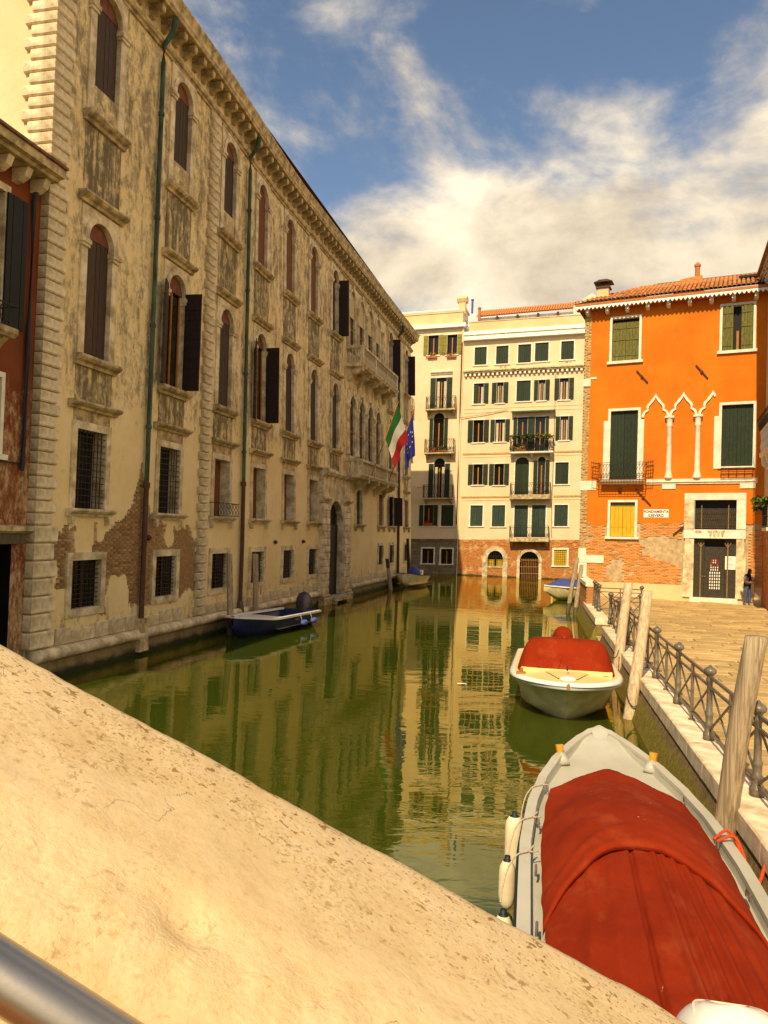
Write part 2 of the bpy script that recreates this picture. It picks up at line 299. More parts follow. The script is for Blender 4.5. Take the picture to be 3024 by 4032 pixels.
class MB:
    def __init__(s, F=ID): s.F = F; s.v = []; s.k = []; s.f = []; s.mi = []; s.cur = 0
    def pt(s, a, b, c): s.v.append(s.F(a, b, c)); s.k.append((a, b, c)); return len(s.v) - 1
    def face(s, *ix): s.f.append(ix); s.mi.append(s.cur)
    def quad(s, *pts): s.face(*[s.pt(*p) for p in pts])
    def mat(s, i): s.cur = i; return s
    def box(s, a0, a1, b0, b1, c0, c1):
        p = [s.pt(a, b, c) for c in (c0, c1) for b in (b0, b1) for a in (a0, a1)]
        for q in ((0, 2, 3, 1), (4, 5, 7, 6), (0, 1, 5, 4), (2, 6, 7, 3), (0, 4, 6, 2), (1, 3, 7, 5)): s.face(*[p[i] for i in q])
        return s
    def sweep(s, prof, us, closed=True):
        """profile of (n, z) pairs carried along the stations us"""
        rings = [[s.pt(u, n, z) for n, z in prof] for u in us]; m = len(prof)
        for r0, r1 in zip(rings, rings[1:]):
            for i in range(m if closed else m - 1): s.face(r0[i], r0[(i + 1) % m], r1[(i + 1) % m], r1[i])
        if closed: s.face(*rings[0][::-1]); s.face(*rings[-1])
        return s
    def grid(s, rows, wrap=False):
        ids = [[s.pt(*p) for p in r] for r in rows]
        for r0, r1 in zip(ids, ids[1:]):
            m = len(r0)
            for i in range(m if wrap else m - 1): s.face(r0[i], r0[(i + 1) % m], r1[(i + 1) % m], r1[i])
        return ids
    def lathe(s, prof, c=(0, 0), sides=10, cap=True):
        ids = s.grid([[(c[0] + r * math.cos(2 * math.pi * k / sides), c[1] + r * math.sin(2 * math.pi * k / sides), z) for k in range(sides)] for r, z in prof], True)
        if cap: s.face(*ids[0][::-1]); s.face(*ids[-1])
        return s
    def tube(s, pts, r, sides=6, cap=True):
        P = [Vector(p) for p in pts]; rows = []
        for i, p in enumerate(P):
            t = (P[min(i + 1, len(P) - 1)] - P[max(i - 1, 0)]); t = t.normalized() if t.length > 1e-9 else Vector((0, 0, 1))
            a = t.cross(Vector((0, 0, 1))); a = a.normalized() if a.length > 1e-3 else Vector((1, 0, 0)); b = a.cross(t).normalized()
            rr = r[i] if isinstance(r, (list, tuple)) else r
            rows.append([tuple(p + a * (rr * math.cos(2 * math.pi * k / sides)) + b * (rr * math.sin(2 * math.pi * k / sides))) for k in range(sides)])
        ids = s.grid(rows, True)
        if cap: s.face(*ids[0][::-1]); s.face(*ids[-1])
        return s
    def bar(s, p, q, w, d=None):
        """a square bar between two points"""
        P, Q = Vector(p), Vector(q); t = (Q - P).normalized(); a = t.cross(Vector((0, 0, 1))); a = a.normalized() if a.length > 1e-3 else Vector((1, 0, 0)); b = a.cross(t).normalized(); d = d or w
        ids = s.grid([[tuple(c + a * (x * w / 2) + b * (y * d / 2)) for x, y in ((-1, -1), (1, -1), (1, 1), (-1, 1))] for c in (P, Q)], True); s.face(*ids[0][::-1]); s.face(*ids[-1]); return s
    def poly(s, pts, n0, n1):
        """outline of (u, z) pairs, extruded from n0 to n1 (front)"""
        a = [s.pt(u, n0, z) for u, z in pts]; b = [s.pt(u, n1, z) for u, z in pts]; m = len(pts)
        s.face(*b); s.face(*a[::-1])
        for i in range(m): s.face(a[i], a[(i + 1) % m], b[(i + 1) % m], b[i])
        return s
    def ribbon(s, inner, outer, n0, n1):
        """strip between two outlines of (u, z), extruded"""
        rows = [[(o[0], n0, o[1]), (o[0], n1, o[1]), (i[0], n1, i[1]), (i[0], n0, i[1])] for i, o in zip(inner, outer)]
        ids = s.grid(rows, True); s.face(*ids[0][::-1]); s.face(*ids[-1]); return s
    def ring(s, uc, zs, r0, r1, n0, n1, seg=12, a0=0, a1=180):
        A = [rad(a0 + (a1 - a0) * k / seg) for k in range(seg + 1)]
        return s.ribbon([(uc + r0 * math.cos(a), zs + r0 * math.sin(a)) for a in A], [(uc + r1 * math.cos(a), zs + r1 * math.sin(a)) for a in A], n0, n1)
    def spandrel(s, u0, u1, zs, zt, e, n0, n1, seg=12):
        """stone field over an arched opening u0..u1 that springs at zs, out to u0-e..u1+e and up to zt"""
        uc, r = (u0 + u1) / 2, (u1 - u0) / 2; I, O = [], []
        for k in range(seg + 1):
            a = math.pi * k / seg; c, q = math.cos(a), math.sin(a); I.append((uc + r * c, zs + r * q))
            t = min((r + e) / abs(c) if abs(c) > 1e-6 else 9e9, (zt - zs) / q if q > 1e-6 else 9e9); O.append((uc + t * c, zs + t * q))
        # corners
        best = {}
        for sg in (1, -1):
            j = min(range(seg + 1), key=lambda k: abs(math.atan2(zt - zs, sg * (r + e)) - math.pi * k / seg)); O[j] = (uc + sg * (r + e), zt)
        return s.ribbon(I, O, n0, n1)
    def holes(s, us, zs, holes, n=0):
        """wall sheet on the grid us x zs with rectangular holes left open"""
        ua, ub, za, zb = (min(us), max(us), min(zs), max(zs)) if us else (0, 0, 0, 0)
        U = sorted(set(list(us) + [min(max(h, ua), ub) for q in holes for h in q[:2]])); Z = sorted(set(list(zs) + [min(max(h, za), zb) for q in holes for h in q[2:4]]))
        ids = [[s.pt(u, n, z) for z in Z] for u in U]
        for i in range(len(U) - 1):
            for j in range(len(Z) - 1):
                cu, cz = (U[i] + U[i + 1]) / 2, (Z[j] + Z[j + 1]) / 2
                if not any(h[0] < cu < h[1] and h[2] < cz < h[3] for h in holes): s.face(ids[i][j], ids[i + 1][j], ids[i + 1][j + 1], ids[i][j + 1])
        return s
    def mesh(s, name, mats, origin=Vector((0, 0, 0)), smooth=False):
        me = bpy.data.meshes.new(name); me.from_pydata([v - origin for v in s.v], [], s.f)
        at = me.attributes.new('fuv', 'FLOAT_VECTOR', 'POINT'); at.data.foreach_set('vector', [c for k in s.k for c in k])
        for m in (mats if isinstance(mats, (list, tuple)) else [mats]): me.materials.append(MATS[m])
        if max(s.mi, default=0): me.polygons.foreach_set('material_index', s.mi)
        if smooth: me.polygons.foreach_set('use_smooth', [True] * len(me.polygons))
        me.validate(); me.update(); return me
    def build(s, name, mats, parent=None, smooth=False, kind=None):
        o = bpy.data.objects.new(name, s.mesh(name, mats, org(parent) if parent else Vector((0, 0, 0)), smooth)); COL.objects.link(o)
        if parent: o.parent = parent
        if kind: o['kind'] = kind
        return o
ORG = {}
def org(o):
    while o.parent: o = o.parent
    return ORG.get(o.name, Vector(o.location))
def tag(o, label=None, cat=None, group=None, kind=None):
    for k, v in (('label', label), ('category', cat), ('group', group), ('kind', kind)):
        if v: o[k] = v
    return o
def thing(name, loc, label, cat, group=None):
    o = bpy.data.objects.new(name, None); o.location = loc; COL.objects.link(o); ORG[o.name] = Vector(loc); o.empty_display_size = .3
    return tag(o, label, cat, group)
def single(mb, name, mats, label, cat, group=None, smooth=False, loc=None):
    """a thing that is one mesh; its origin at loc"""
    loc = Vector(loc) if loc else mb.v[0]
    o = bpy.data.objects.new(name, mb.mesh(name, mats, loc, smooth)); o.location = loc; COL.objects.link(o); return tag(o, label, cat, group)
def piece(name, me, parent, at, rz=0, scale=None, tilt=0):
    """one of many alike pieces: shares its mesh"""
    o = bpy.data.objects.new(name, me); o.parent = parent; o.location = at - org(parent); o.rotation_euler = (tilt, 0, rz)
    if scale: o.scale = scale
    COL.objects.link(o); return o
def rz_of(F): return rad(90 - F.az)          # turns local +x onto the frame's u
def bevel_box(a, b, c, q=.02, name='block', mat='istrian_stone', open_back=False):
    """block centred on x, back at y=0 (towards -y is outside), z from 0; its outer edges chamfered"""
    m = MB(); x0, x1 = -a / 2, a / 2
    back = [m.pt(x0, 0, 0), m.pt(x1, 0, 0), m.pt(x1, 0, c), m.pt(x0, 0, c)]
    mid = [m.pt(x0, -b + q, 0), m.pt(x1, -b + q, 0), m.pt(x1, -b + q, c), m.pt(x0, -b + q, c)]
    fr = [m.pt(x0 + q, -b, q), m.pt(x1 - q, -b, q), m.pt(x1 - q, -b, c - q), m.pt(x0 + q, -b, c - q)]
    m.face(*back[::-1]); m.face(*fr)
    for r0, r1 in ((back, mid), (mid, fr)):
        for i in range(4): m.face(r0[i], r0[(i + 1) % 4], r1[(i + 1) % 4], r1[i])
    return m.mesh(name, mat)
def frange(a, b, st): n = max(1, round((b - a) / st)); return [a + (b - a) * i / n for i in range(n + 1)]
def ss(a, b, x): t = max(0, min(1, (x - a) / (b - a))); return t * t * (3 - 2 * t)
def nz(x, y=0, z=0): return noise.noise(Vector((x, y, z)))

# ---------------------------------------------------------------- water, ground
m = MB(); m.grid([[(x, y, 0) for y in (-30, 0, 40, 140)] for x in (90, 20, -20, -60)]); wt = m.build('canal_water', 'canal_water'); tag(wt, kind='structure')
m = MB(); m.box(-200, 200, -150, 250, -3.2, -3.0); tag(m.build('canal_bed', 'wet_plinth'), kind='structure')

# ---------------------------------------------------------------- the long palazzo on the left
PAL = Fr((-11.926, 2.929), 13.8, 0, lambda u: .033 * ss(20.5, 33.5, u))
pal = thing('palazzo', PAL(15.6, 0, 0), 'long weathered palazzo with arched windows and quoins along the left bank', 'building')
U0, U1 = 15.6, 59.2; TOP = 19.3
BAYS = [17.65, 21.68, 25.42, 28.85, 32.3, 35.65, 39.15]
LOG = [42.5, 44.5, 46.5, 48.5]; FAR = [52.1, 57.3]
MEZ = BAYS[:6] + [43.9, 49.3, 52.4, 57.3]; GRD = BAYS[:6] + [49.4, 52.5, 57.3]
HW_G, HW_M, HW_F = .62, .63, .54
ZG, ZM, ZF, ZU = (1.58, 2.82), (4.15, 6.18), (8.06, 11.62), (14.27, 17.7)
def zu0(i): return 15.1 if i < 3 else 14.27
holes = [(c - HW_G, c + HW_G, *ZG) for c in GRD] + [(c - HW_M, c + HW_M, *ZM) for c in MEZ]
holes += [(c - HW_F, c + HW_F, *ZF) for c in BAYS + FAR] + [(c - .62, c + .62, 8.06, 11.5) for c in LOG]
holes += [(c - HW_F, c + HW_F, zu0(i), ZU[1]) for i, c in enumerate(BAYS + FAR)] + [(c - .6, c + .6, 14.0, 17.6) for c in LOG]
PORT = (37.75, 40.25)
holes.append((PORT[0], PORT[1], -.6, 5.3))
# exposed brick where the plaster has come away
def brick_mask(u, z):
    if not (15.95 < u < 24.6 and .95 < z < 5.9): return -1
    zt = 3.85 + 1.7 * math.exp(-((u - 20.15) / .42) ** 2) + .35 * nz(u * 1.4, 3) - max(0, u - 23.1) * 1.6 - .8 * math.exp(-((u - 16.1) / .25) ** 2)
    zb = 1.45 - .25 * math.exp(-((u - 19.5) / 1.6) ** 2) + .45 * nz(u * 1.1, 9)
    f = min(zt - z, z - zb) * 1.3 + .55 * nz(u * 1.25, z * 1.25, 5.5) + .24 * nz(u * 4.2, z * 4.2, 1) + .16 * nz(u * 9, z * 11, 4) - .12
    for (a, b, r) in ((17.55, 3.35, .42), (18.25, 3.55, .18), (21.9, 3.45, .3), (19.15, 1.65, .55), (16.35, 2.5, .2), (16.5, 1.5, .5)):
        f = min(f, (math.hypot(u - a, (z - b) * .75) - r) * 2.0 + .25 * nz(u * 3, z * 3, 8))
    return f
m = MB(PAL)
us = frange(U0, U1, .9); zs = frange(-.8, TOP, 1.0)
reg = (16.0, 24.6, 1.0, 5.8)
m.holes(us + [reg[0], reg[1]], zs + [reg[2], reg[3]], holes + [reg], 0)
rb = [h for h in holes if h[1] > reg[0] and h[0] < reg[1] and h[3] > reg[2] and h[2] < reg[3]]
cu = sorted(set([round(x, 4) for x in frange(reg[0], reg[1], .052)] + [h[i] for h in rb for i in (0, 1)])); cz = sorted(set([round(x, 4) for x in frange(reg[2], reg[3], .04)] + [max(reg[2], h[i]) for h in rb for i in (2, 3) if h[i] < reg[3]]))
ids = {}
def gp(i, j, n):
    k = (i, j, n)
    if k not in ids: ids[k] = m.pt(cu[i], n, cz[j])
    return ids[k]
full = [[False] * (len(cz) - 1) for _ in range(len(cu) - 1)]; hol = [[False] * (len(cz) - 1) for _ in range(len(cu) - 1)]
for i in range(len(cu) - 1):
    for j in range(len(cz) - 1):
        a, b = (cu[i] + cu[i + 1]) / 2, (cz[j] + cz[j + 1]) / 2
        hol[i][j] = any(h[0] < a < h[1] and h[2] < b < h[3] for h in rb); full[i][j] = not hol[i][j] and brick_mask(a, b) < 0
for i in range(len(cu) - 1):
    for j in range(len(cz) - 1):
        if hol[i][j]: continue
        if full[i][j]:
            m.mat(0).face(gp(i, j, 0), gp(i + 1, j, 0), gp(i + 1, j + 1, 0), gp(i, j + 1, 0))
        else:
            m.mat(1).face(gp(i, j, -.045), gp(i + 1, j, -.045), gp(i + 1, j + 1, -.045), gp(i, j + 1, -.045))
            for (di, dj, e) in ((-1, 0, ((i, j), (i, j + 1))), (1, 0, ((i + 1, j), (i + 1, j + 1))), (0, -1, ((i, j), (i + 1, j))), (0, 1, ((i, j + 1), (i + 1, j + 1)))):
                a, b = i + di, j + dj
                if 0 <= a < len(full) and 0 <= b < len(full[0]) and full[a][b]:
                    m.mat(0).face(gp(*e[0], 0), gp(*e[1], 0), gp(*e[1], -.045), gp(*e[0], -.045))
m.mat(0)
pwall = m.build('wall', ['palazzo_plaster', 'mortar'], pal)
# single bricks in the bare patches
bme = [bevel_box(.245, .034, .058, .006, 'brick', 'palazzo_brick') for _ in range(1)]
cells = []
for r in range(int((5.8 - 1.0) / .072)):
    z = 1.0 + r * .072
    for q in range(int(8.6 / .262) + 1):
        u = 16.0 + q * .262 + (.131 if r % 2 else 0) + random.uniform(-.006, .006)
        if u < 16.14 or u > 24.45: continue
        if any(h[0] - .2 < u < h[1] + .2 and h[2] - .08 < z < h[3] + .05 for h in rb): continue
        if min(brick_mask(u - .1, z + .03), brick_mask(u + .1, z + .03)) > -.02: cells.append((u, z))
cells.sort(key=lambda c: (c[0] - 15) + random.random() * 2)
for u, z in cells[:300]: piece('brick', bme[0], pwall, PAL(u, -.044 - random.random() * .006, z), rz_of(PAL))
m = MB(PAL)
for u, z in cells[300:]: dn = random.random() * .008; m.box(u - .122, u + .122, -.044, -.012 - dn, z, z + .058)
if cells[300:]: m.build('brick_courses', 'palazzo_brick', pwall, kind='stuff')
# side wall towards the camera, back of the block
m = MB(PAL); m.holes([], [], [], 0)
m.quad((U0, 0, -.8), (U0, 0, TOP), (U0, -14, TOP), (U0, -14, -.8)); m.quad((U1, 0, -.8), (U1, 0, TOP), (U1, -14, TOP), (U1, -14, -.8))
m.quad((U0, -14, -.8), (U1, -14, -.8), (U1, -14, TOP), (U0, -14, TOP)); m.build('side_wall', 'side_plaster', pal)
m = MB(PAL); m.quad((U0 - .5, .45, TOP + .12), (U1 + .5, .45, TOP + .12), (U1 - 6, -7, TOP + 2.2), (U0 + 6, -7, TOP + 2.2)); m.quad((U0 - .5, -14.5, TOP + .12), (U1 + .5, -14.5, TOP + .12), (U1 - 6, -7, TOP + 2.2), (U0 + 6, -7, TOP + 2.2))
m.quad((U0 - .5, .75, TOP + .12), (U0 - .5, -14.5, TOP + .12), (U0 + 6, -7, TOP + 2.2), (U0 + 6, -7, TOP + 2.2)); m.quad((U1 + .5, .75, TOP + .12), (U1 + .5, -14.5, TOP + .12), (U1 - 6, -7, TOP + 2.2), (U1 - 6, -7, TOP + 2.2)); m.build('roof', 'dark_tile', pal)
# cornice
cus = [U0 - .3] + frange(U0 + .5, 25, 2) + frange(26, 34, 1) + frange(35, U1 + .25, 2)
m = MB(PAL); m.sweep([(-.1, 18.85), (.52, 18.85), (.55, 18.93), (.57, 18.95), (.57, 19.1), (.61, 19.2), (.65, 19.28), (.65, 19.34), (-.1, 19.38)], cus); cor = m.build('cornice', 'dirty_stone', pal)
m = MB(PAL); m.sweep([(-.05, 17.98), (.06, 17.98), (.07, 18.05), (.13, 18.08), (.15, 18.16), (.06, 18.2), (.04, 18.32), (-.05, 18.32)], cus); m.build('frieze_moulding', 'dirty_stone', pal)
mm = MB(); pr = [(0, .12), (-.10, .14), (-.16, .22), (-.30, .28), (-.40, .30), (-.43, .36), (-.43, .50), (0, .50)]
for sx in (-.095, .095): mm.face(*[mm.pt(sx, y, z) for y, z in pr][:: (1 if sx > 0 else -1)])
mm.grid([[(sx, y, z) for y, z in pr] for sx in (-.095, .095)], True); mod = mm.mesh('modillion', 'dirty_stone')
u = U0 + .1
while u < U1: piece('modillion', mod, pal, PAL(u, 0, 18.33), rz_of(PAL)); u += .655
# plinth and torus
for a, b in ((U0, 36.45), (42.1, U1)):
    st = [a] + [x for x in frange(16, 59, 1.0) if a + .3 < x < b - .3] + [b]
    m = MB(PAL); m.sweep([(-.1, -.9), (.13, -.9), (.13, .42), (-.1, .42)], st); m.build('plinth', 'wet_plinth', pal)
    m = MB(PAL); m.sweep([(-.1, .424)] + [(.12 + .15 * math.cos(t), .58 + .15 * math.sin(t)) for t in [rad(x) for x in range(-90, 91, 20)]] + [(-.1, .74)], st); m.build('torus_moulding', 'istrian_stone', pal, True)
# low course of stone slabs above the torus
slab = {}
u = U0 + .9
while u < U1 - .4:
    wd = random.choice((.62, .8, 1.0)); h = random.uniform(.28, .42)
    if not (36.2 < u + wd / 2 < 42.4 or u + wd > U1 or 23.3 < u + wd / 2 < 24.6):
        k = (wd, round(h, 1))
        if k not in slab: slab[k] = bevel_box(wd - .015, .035, k[1], .01, 'base_slab', 'istrian_stone')
        piece('base_slab', slab[k], pal, PAL(u + wd / 2, 0, .745), rz_of(PAL))
    u += wd
# quoins: near corner and the second pilaster
def quoin(a, c, h, q, side=0):
    """rusticated block; side: how far it returns round the corner"""
    m = MB(); prof = [(-.01, .004), (.05, .006), (.075, .014), (.10, .045), (.103, h / 2), (.10, h - .05), (.075, h - .02), (.05, h - .012), (-.01, h - .01)]
    if side:
        # L-shaped return: ring of the profile round front, corner and side
        rows = []
        for n, z in prof: rows.append([(a, n, z), (-n, n, z), (-n, -side, z)])
        for r0, r1 in zip(rows, rows[1:]):
            for i in range(2): m.quad(r0[i], r0[i + 1], r1[i + 1], r1[i])
        m.face(*[m.pt(*r[0]) for r in rows]); m.face(*[m.pt(*r[2]) for r in rows][::-1])
    else:
        m.sweep(prof, [-a / 2, a / 2])
    return m
hq = .292; r = 0; z = .76
QM = {}
while z < 17.9:
    lg = r % 2 == 0; big = z < 3.3
    hh = .42 if big else hq
    k = (lg, big)
    if k not in QM:
        mq = quoin((.62 if lg else .5) + (.12 if big else 0), 0, hh, 0, (.78 if lg else .6)); mq2 = MB(); mq2.v = [Vector((p[0], -p[1], p[2])) for p in mq.k]; mq2.k = mq.k; mq2.f = mq.f; mq2.mi = mq.mi; QM[k] = mq2.mesh('quoin_stone', 'istrian_stone')
    piece('quoin_stone', QM[k], pal, PAL(U0, .004, z), rz_of(PAL)); z += hh; r += 1
z = .76; r = 0; QM = {}
while z < 17.85:
    lg = r % 2 == 0
    if lg not in QM:
        mq = quoin(.74 if lg else .52, 0, hq, 0); mq2 = MB(); mq2.v = [Vector((p[0], -p[1], p[2])) for p in mq.k]; mq2.k = mq.k; mq2.f = mq.f; mq2.mi = mq.mi; QM[lg] = mq2.mesh('quoin_stone', 'istrian_stone')
    piece('quoin_stone', QM[lg], pal, PAL(23.95, .004, z), rz_of(PAL)); z += hq; r += 1

# --- windows of the palazzo
def moulding(mb, u0, u1, z0, z1, out):
    """small cornice: three fillets growing outwards"""
    h = z1 - z0
    mb.sweep([(-.02, z0), (out * .35, z0), (out * .45, z0 + h * .3), (out * .8, z0 + h * .45), (out, z0 + h * .7), (out, z1 - .02), (out * .92, z1), (-.02, z1)], [u0, (u0 + u1) / 2, u1])
def planks(mb, u0, u1, z0, z1, n, k, t=.03, arch=False):
    uc, rr = (u0 + u1) / 2, (u1 - u0) / 2
    for i in range(k):
        a, b = u0 + (u1 - u0) * i / k, u0 + (u1 - u0) * (i + 1) / k
        mb.box(a + .004, b - .004, n, n + t + (i % 2) * .006, z0, z1)
def leaf(mb, u, side, z0, z1, w, ang, n0=.06):
    """open shutter hinged at u; ang 90 stands straight out of the wall, 175 lies back against it"""
    a = rad(ang); du, dn = -side * math.cos(a) * -1, math.sin(a)
    du = side * -math.cos(a)
    p = [(u, n0), (u + du * w, n0 + dn * w)]; tx, tn = -dn * .022, du * .022
    prof = [(p[0][0] - tx, p[0][1] - tn), (p[1][0] - tx, p[1][1] - tn), (p[1][0] + tx, p[1][1] + tn), (p[0][0] + tx, p[0][1] + tn)]
    lo = [mb.pt(x, y, z0) for x, y in prof]; hi = [mb.pt(x, y, z1) for x, y in prof]
    mb.face(*lo[::-1]); mb.face(*hi)
    for i in range(4): mb.face(lo[i], lo[(i + 1) % 4], hi[(i + 1) % 4], hi[i])
    nb = max(3, int((z1 - z0) / .3))
    for j in range(nb):                                  # battens on both faces
        zz = z0 + (z1 - z0) * (j + .5) / nb
        for sg in (-1, 1):
            q = [(u + du * w * f + sg * tx * (1 + .5 * g), n0 + dn * w * f + sg * tn * (1 + .5 * g)) for f, g in ((.04, 0), (.96, 0), (.96, 1), (.04, 1))]
            A = [mb.pt(x, y, zz - .05) for x, y in q]; B = [mb.pt(x, y, zz + .05) for x, y in q]
            mb.face(*A[::-1]); mb.face(*B)
            for i in range(4): mb.face(A[i], A[(i + 1) % 4], B[(i + 1) % 4], B[i])
def grille(mb, u0, u1, z0, z1, n, su, sz, t=.018):
    for u in frange(u0, u1, su)[1:-1]: mb.box(u - t / 2, u + t / 2, n, n + t, z0, z1)
    for z in frange(z0, z1, sz)[1:-1]: mb.box(u0, u1, n + t * .4, n + t * 1.4, z - t / 2, z + t / 2)
def arched_window(c, z0, zt, state, hood=True, apron=None, hw=HW_F, sill=True, wide=.26, tall_base=None, leafmat='brown_shutter'):
    u0, u1 = c - hw, c + hw; zs = zt - hw
    m = MB(PAL); base = tall_base or z0
    m.box(u0 - wide, u0, -.36, .05, base, zs); m.box(u1, u1 + wide, -.36, .05, base, zs)
    m.spandrel(u0, u1, zs, zt + .28, wide, -.36, .045); m.ring(c, zs, hw + .001, hw + .17, .0, .085, 14)
    for a, b in ((u0 - wide - .04, u0 + .03), (u1 - .03, u1 + wide + .04)):
        m.box(a, b, -.3, .10, zs - .26, zs - .17); m.box(a - .02, b + .02, -.3, .13, zs - .17, zs - .06); m.box(a, b, -.3, .09, zs - .06, zs - .001)
    if tall_base: m.box(u0 + .0, u1 - .0, -.34, -.03, base, z0)
    o = m.build('window', 'istrian_stone', pal)
    if hood:
        h = MB(PAL); moulding(h, u0 - wide - .16, u1 + wide + .16, zt + .32, zt + .56, .27); h.build('hood', 'dirty_stone', o)
    if sill:
        h = MB(PAL); zb = base; moulding(h, u0 - wide - .1, u1 + wide + .1, zb - .27, zb - .004, .26); h.build('sill', 'dirty_stone', o)
    if apron:
        h = MB(PAL); h.box(u0 - wide + .02, u1 + wide - .02, -.02, .022, *apron); h.build('apron', 'apron_plaster', o)
    h = MB(PAL); h.quad((u0 - .1, -.17, z0 - .1), (u1 + .1, -.17, z0 - .1), (u1 + .1, -.17, zt + .1), (u0 - .1, -.17, zt + .1)); h.build('pane', 'pane_glass', o)
    tz = zs + (.08 if state != 'open' else .0)
    h = MB(PAL)
    if state != 'dark': h.poly([(u0 + .004, tz + .006), (u1 - .004, tz + .006)] + [(c + (hw - .004) * math.cos(rad(a)), zs + (hw - .004) * math.sin(rad(a))) for a in range(12, 170, 12)], -.12, -.07); h.build('tympanum', 'tympanum_board', o)
    if state == 'closed':
        h = MB(PAL)
        for a, b in ((u0 + .01, c - .006), (c + .006, u1 - .01)): h = MB(PAL); planks(h, a, b, z0 + .01, tz, -.115, 3); h.build('shutter', leafmat, o)
    elif state == 'open':
        for sd, u, ang, mt in ((-1, u0 - .02, 158, 'brown_shutter'), (1, u1, 92, 'dark_shutter')): h = MB(PAL); leaf(h, u, sd, z0 + .02, tz + .1, .56, ang); h.build('shutter', mt, o)
        h = MB(PAL); h.box(u0, u0 + .07, -.16, -.12, z0, zs); h.box(c - .035, c + .035, -.16, -.12, z0, zs); h.box(u1 - .07, u1, -.16, -.12, z0, zs); h.build('sash', 'frame_wood', o)
    elif state == 'half':
        h = MB(PAL); leaf(h, u1, 1, z0 + .02, tz + .1, .55, 95); h.build('shutter', 'dark_shutter', o); h = MB(PAL); planks(h, u0 + .01, c - .05, z0 + .01, tz, -.14, 3); h.build('shutter', 'dark_shutter', o)
    return o
Fst = ['closed', 'open', 'closed', 'open', 'closed', 'closed', 'closed']
Ust = ['closed', 'closed', 'closed', 'closed', 'closed', 'closed', 'half']
for i, c in enumerate(BAYS):
    arched_window(c, ZF[0], ZF[1], Fst[i], True, (6.92, 7.78))
    arched_window(c, zu0(i), ZU[1], Ust[i], False, (12.25, 13.98), tall_base=14.27 if i < 3 else None, leafmat='brown_shutter' if i < 3 else 'rust_shutter')
for c in FAR:
    arched_window(c, ZF[0], ZF[1], 'closed', True, (6.92, 7.78)); arched_window(c, ZU[0], ZU[1], 'half', False, (12.25, 13.98))
# loggias: four arches each, piers between
for z0, zt, nm in ((8.06, 11.5, 'loggia'), (14.0, 17.6, 'loggia')):
    m = MB(PAL); hw = .62 if z0 < 9 else .6; zs = zt - hw
    for i, c in enumerate(LOG):
        u0, u1 = c - hw, c + hw; e = 1.0 - hw
        m.box(u0 - e, u0, -.14, .02, z0, zs); m.box(u1, u1 + e - .002, -.14, .02, z0, zs); m.spandrel(u0, u1, zs, zt + .3, e - .001, -.14, .02); m.ring(c, zs, hw + .001, hw + .15, 0, .08, 12)
        m.poly([(c - .08, zt - .02), (c + .08, zt - .02), (c + .13, zt + .29), (c - .13, zt + .29)], 0, .14)
    lg = m.build(nm, 'istrian_stone', pal)
    for i, c in enumerate(LOG + [LOG[-1] + 2]):
        h = MB(PAL); u = c - 1.0
        prof = [(.17, 0), (.17, .12), (.13, .16), (.135, .3), (.115, zs - z0 - .42), (.13, zs - z0 - .38), (.115, zs - z0 - .34), (.15, zs - z0 - .22), (.19, zs - z0 - .12), (.2, zs - z0)]
        h.lathe([(r, z0 + z) for r, z in prof], (u, .03), 12); h.build('column', 'istrian_stone', lg, True)
    for c in LOG:
        h = MB(PAL); h.quad((c - .8, -.13, z0 - .1), (c + .8, -.13, z0 - .1), (c + .8, -.13, zt + .1), (c - .8, -.13, zt + .1)); h.build('pane', 'pane_glass', lg)
        if z0 > 9:
            h = MB(PAL); h.poly([(c - hw, zs - .9)] + [(c + hw, zs - .9)] + [(c + hw * math.cos(rad(a)), zs + hw * math.sin(rad(a))) for a in range(0, 181, 15)], -.10, -.06); h.build('lunette', 'clean_plaster', lg)
        h = MB(PAL); h.box(c - .03, c + .03, -.12, -.10, z0, zs - .2); h.box(c - hw, c + hw, -.12, -.105, z0 + 1.4, z0 + 1.46); h.build('sash', 'frame_wood', lg)
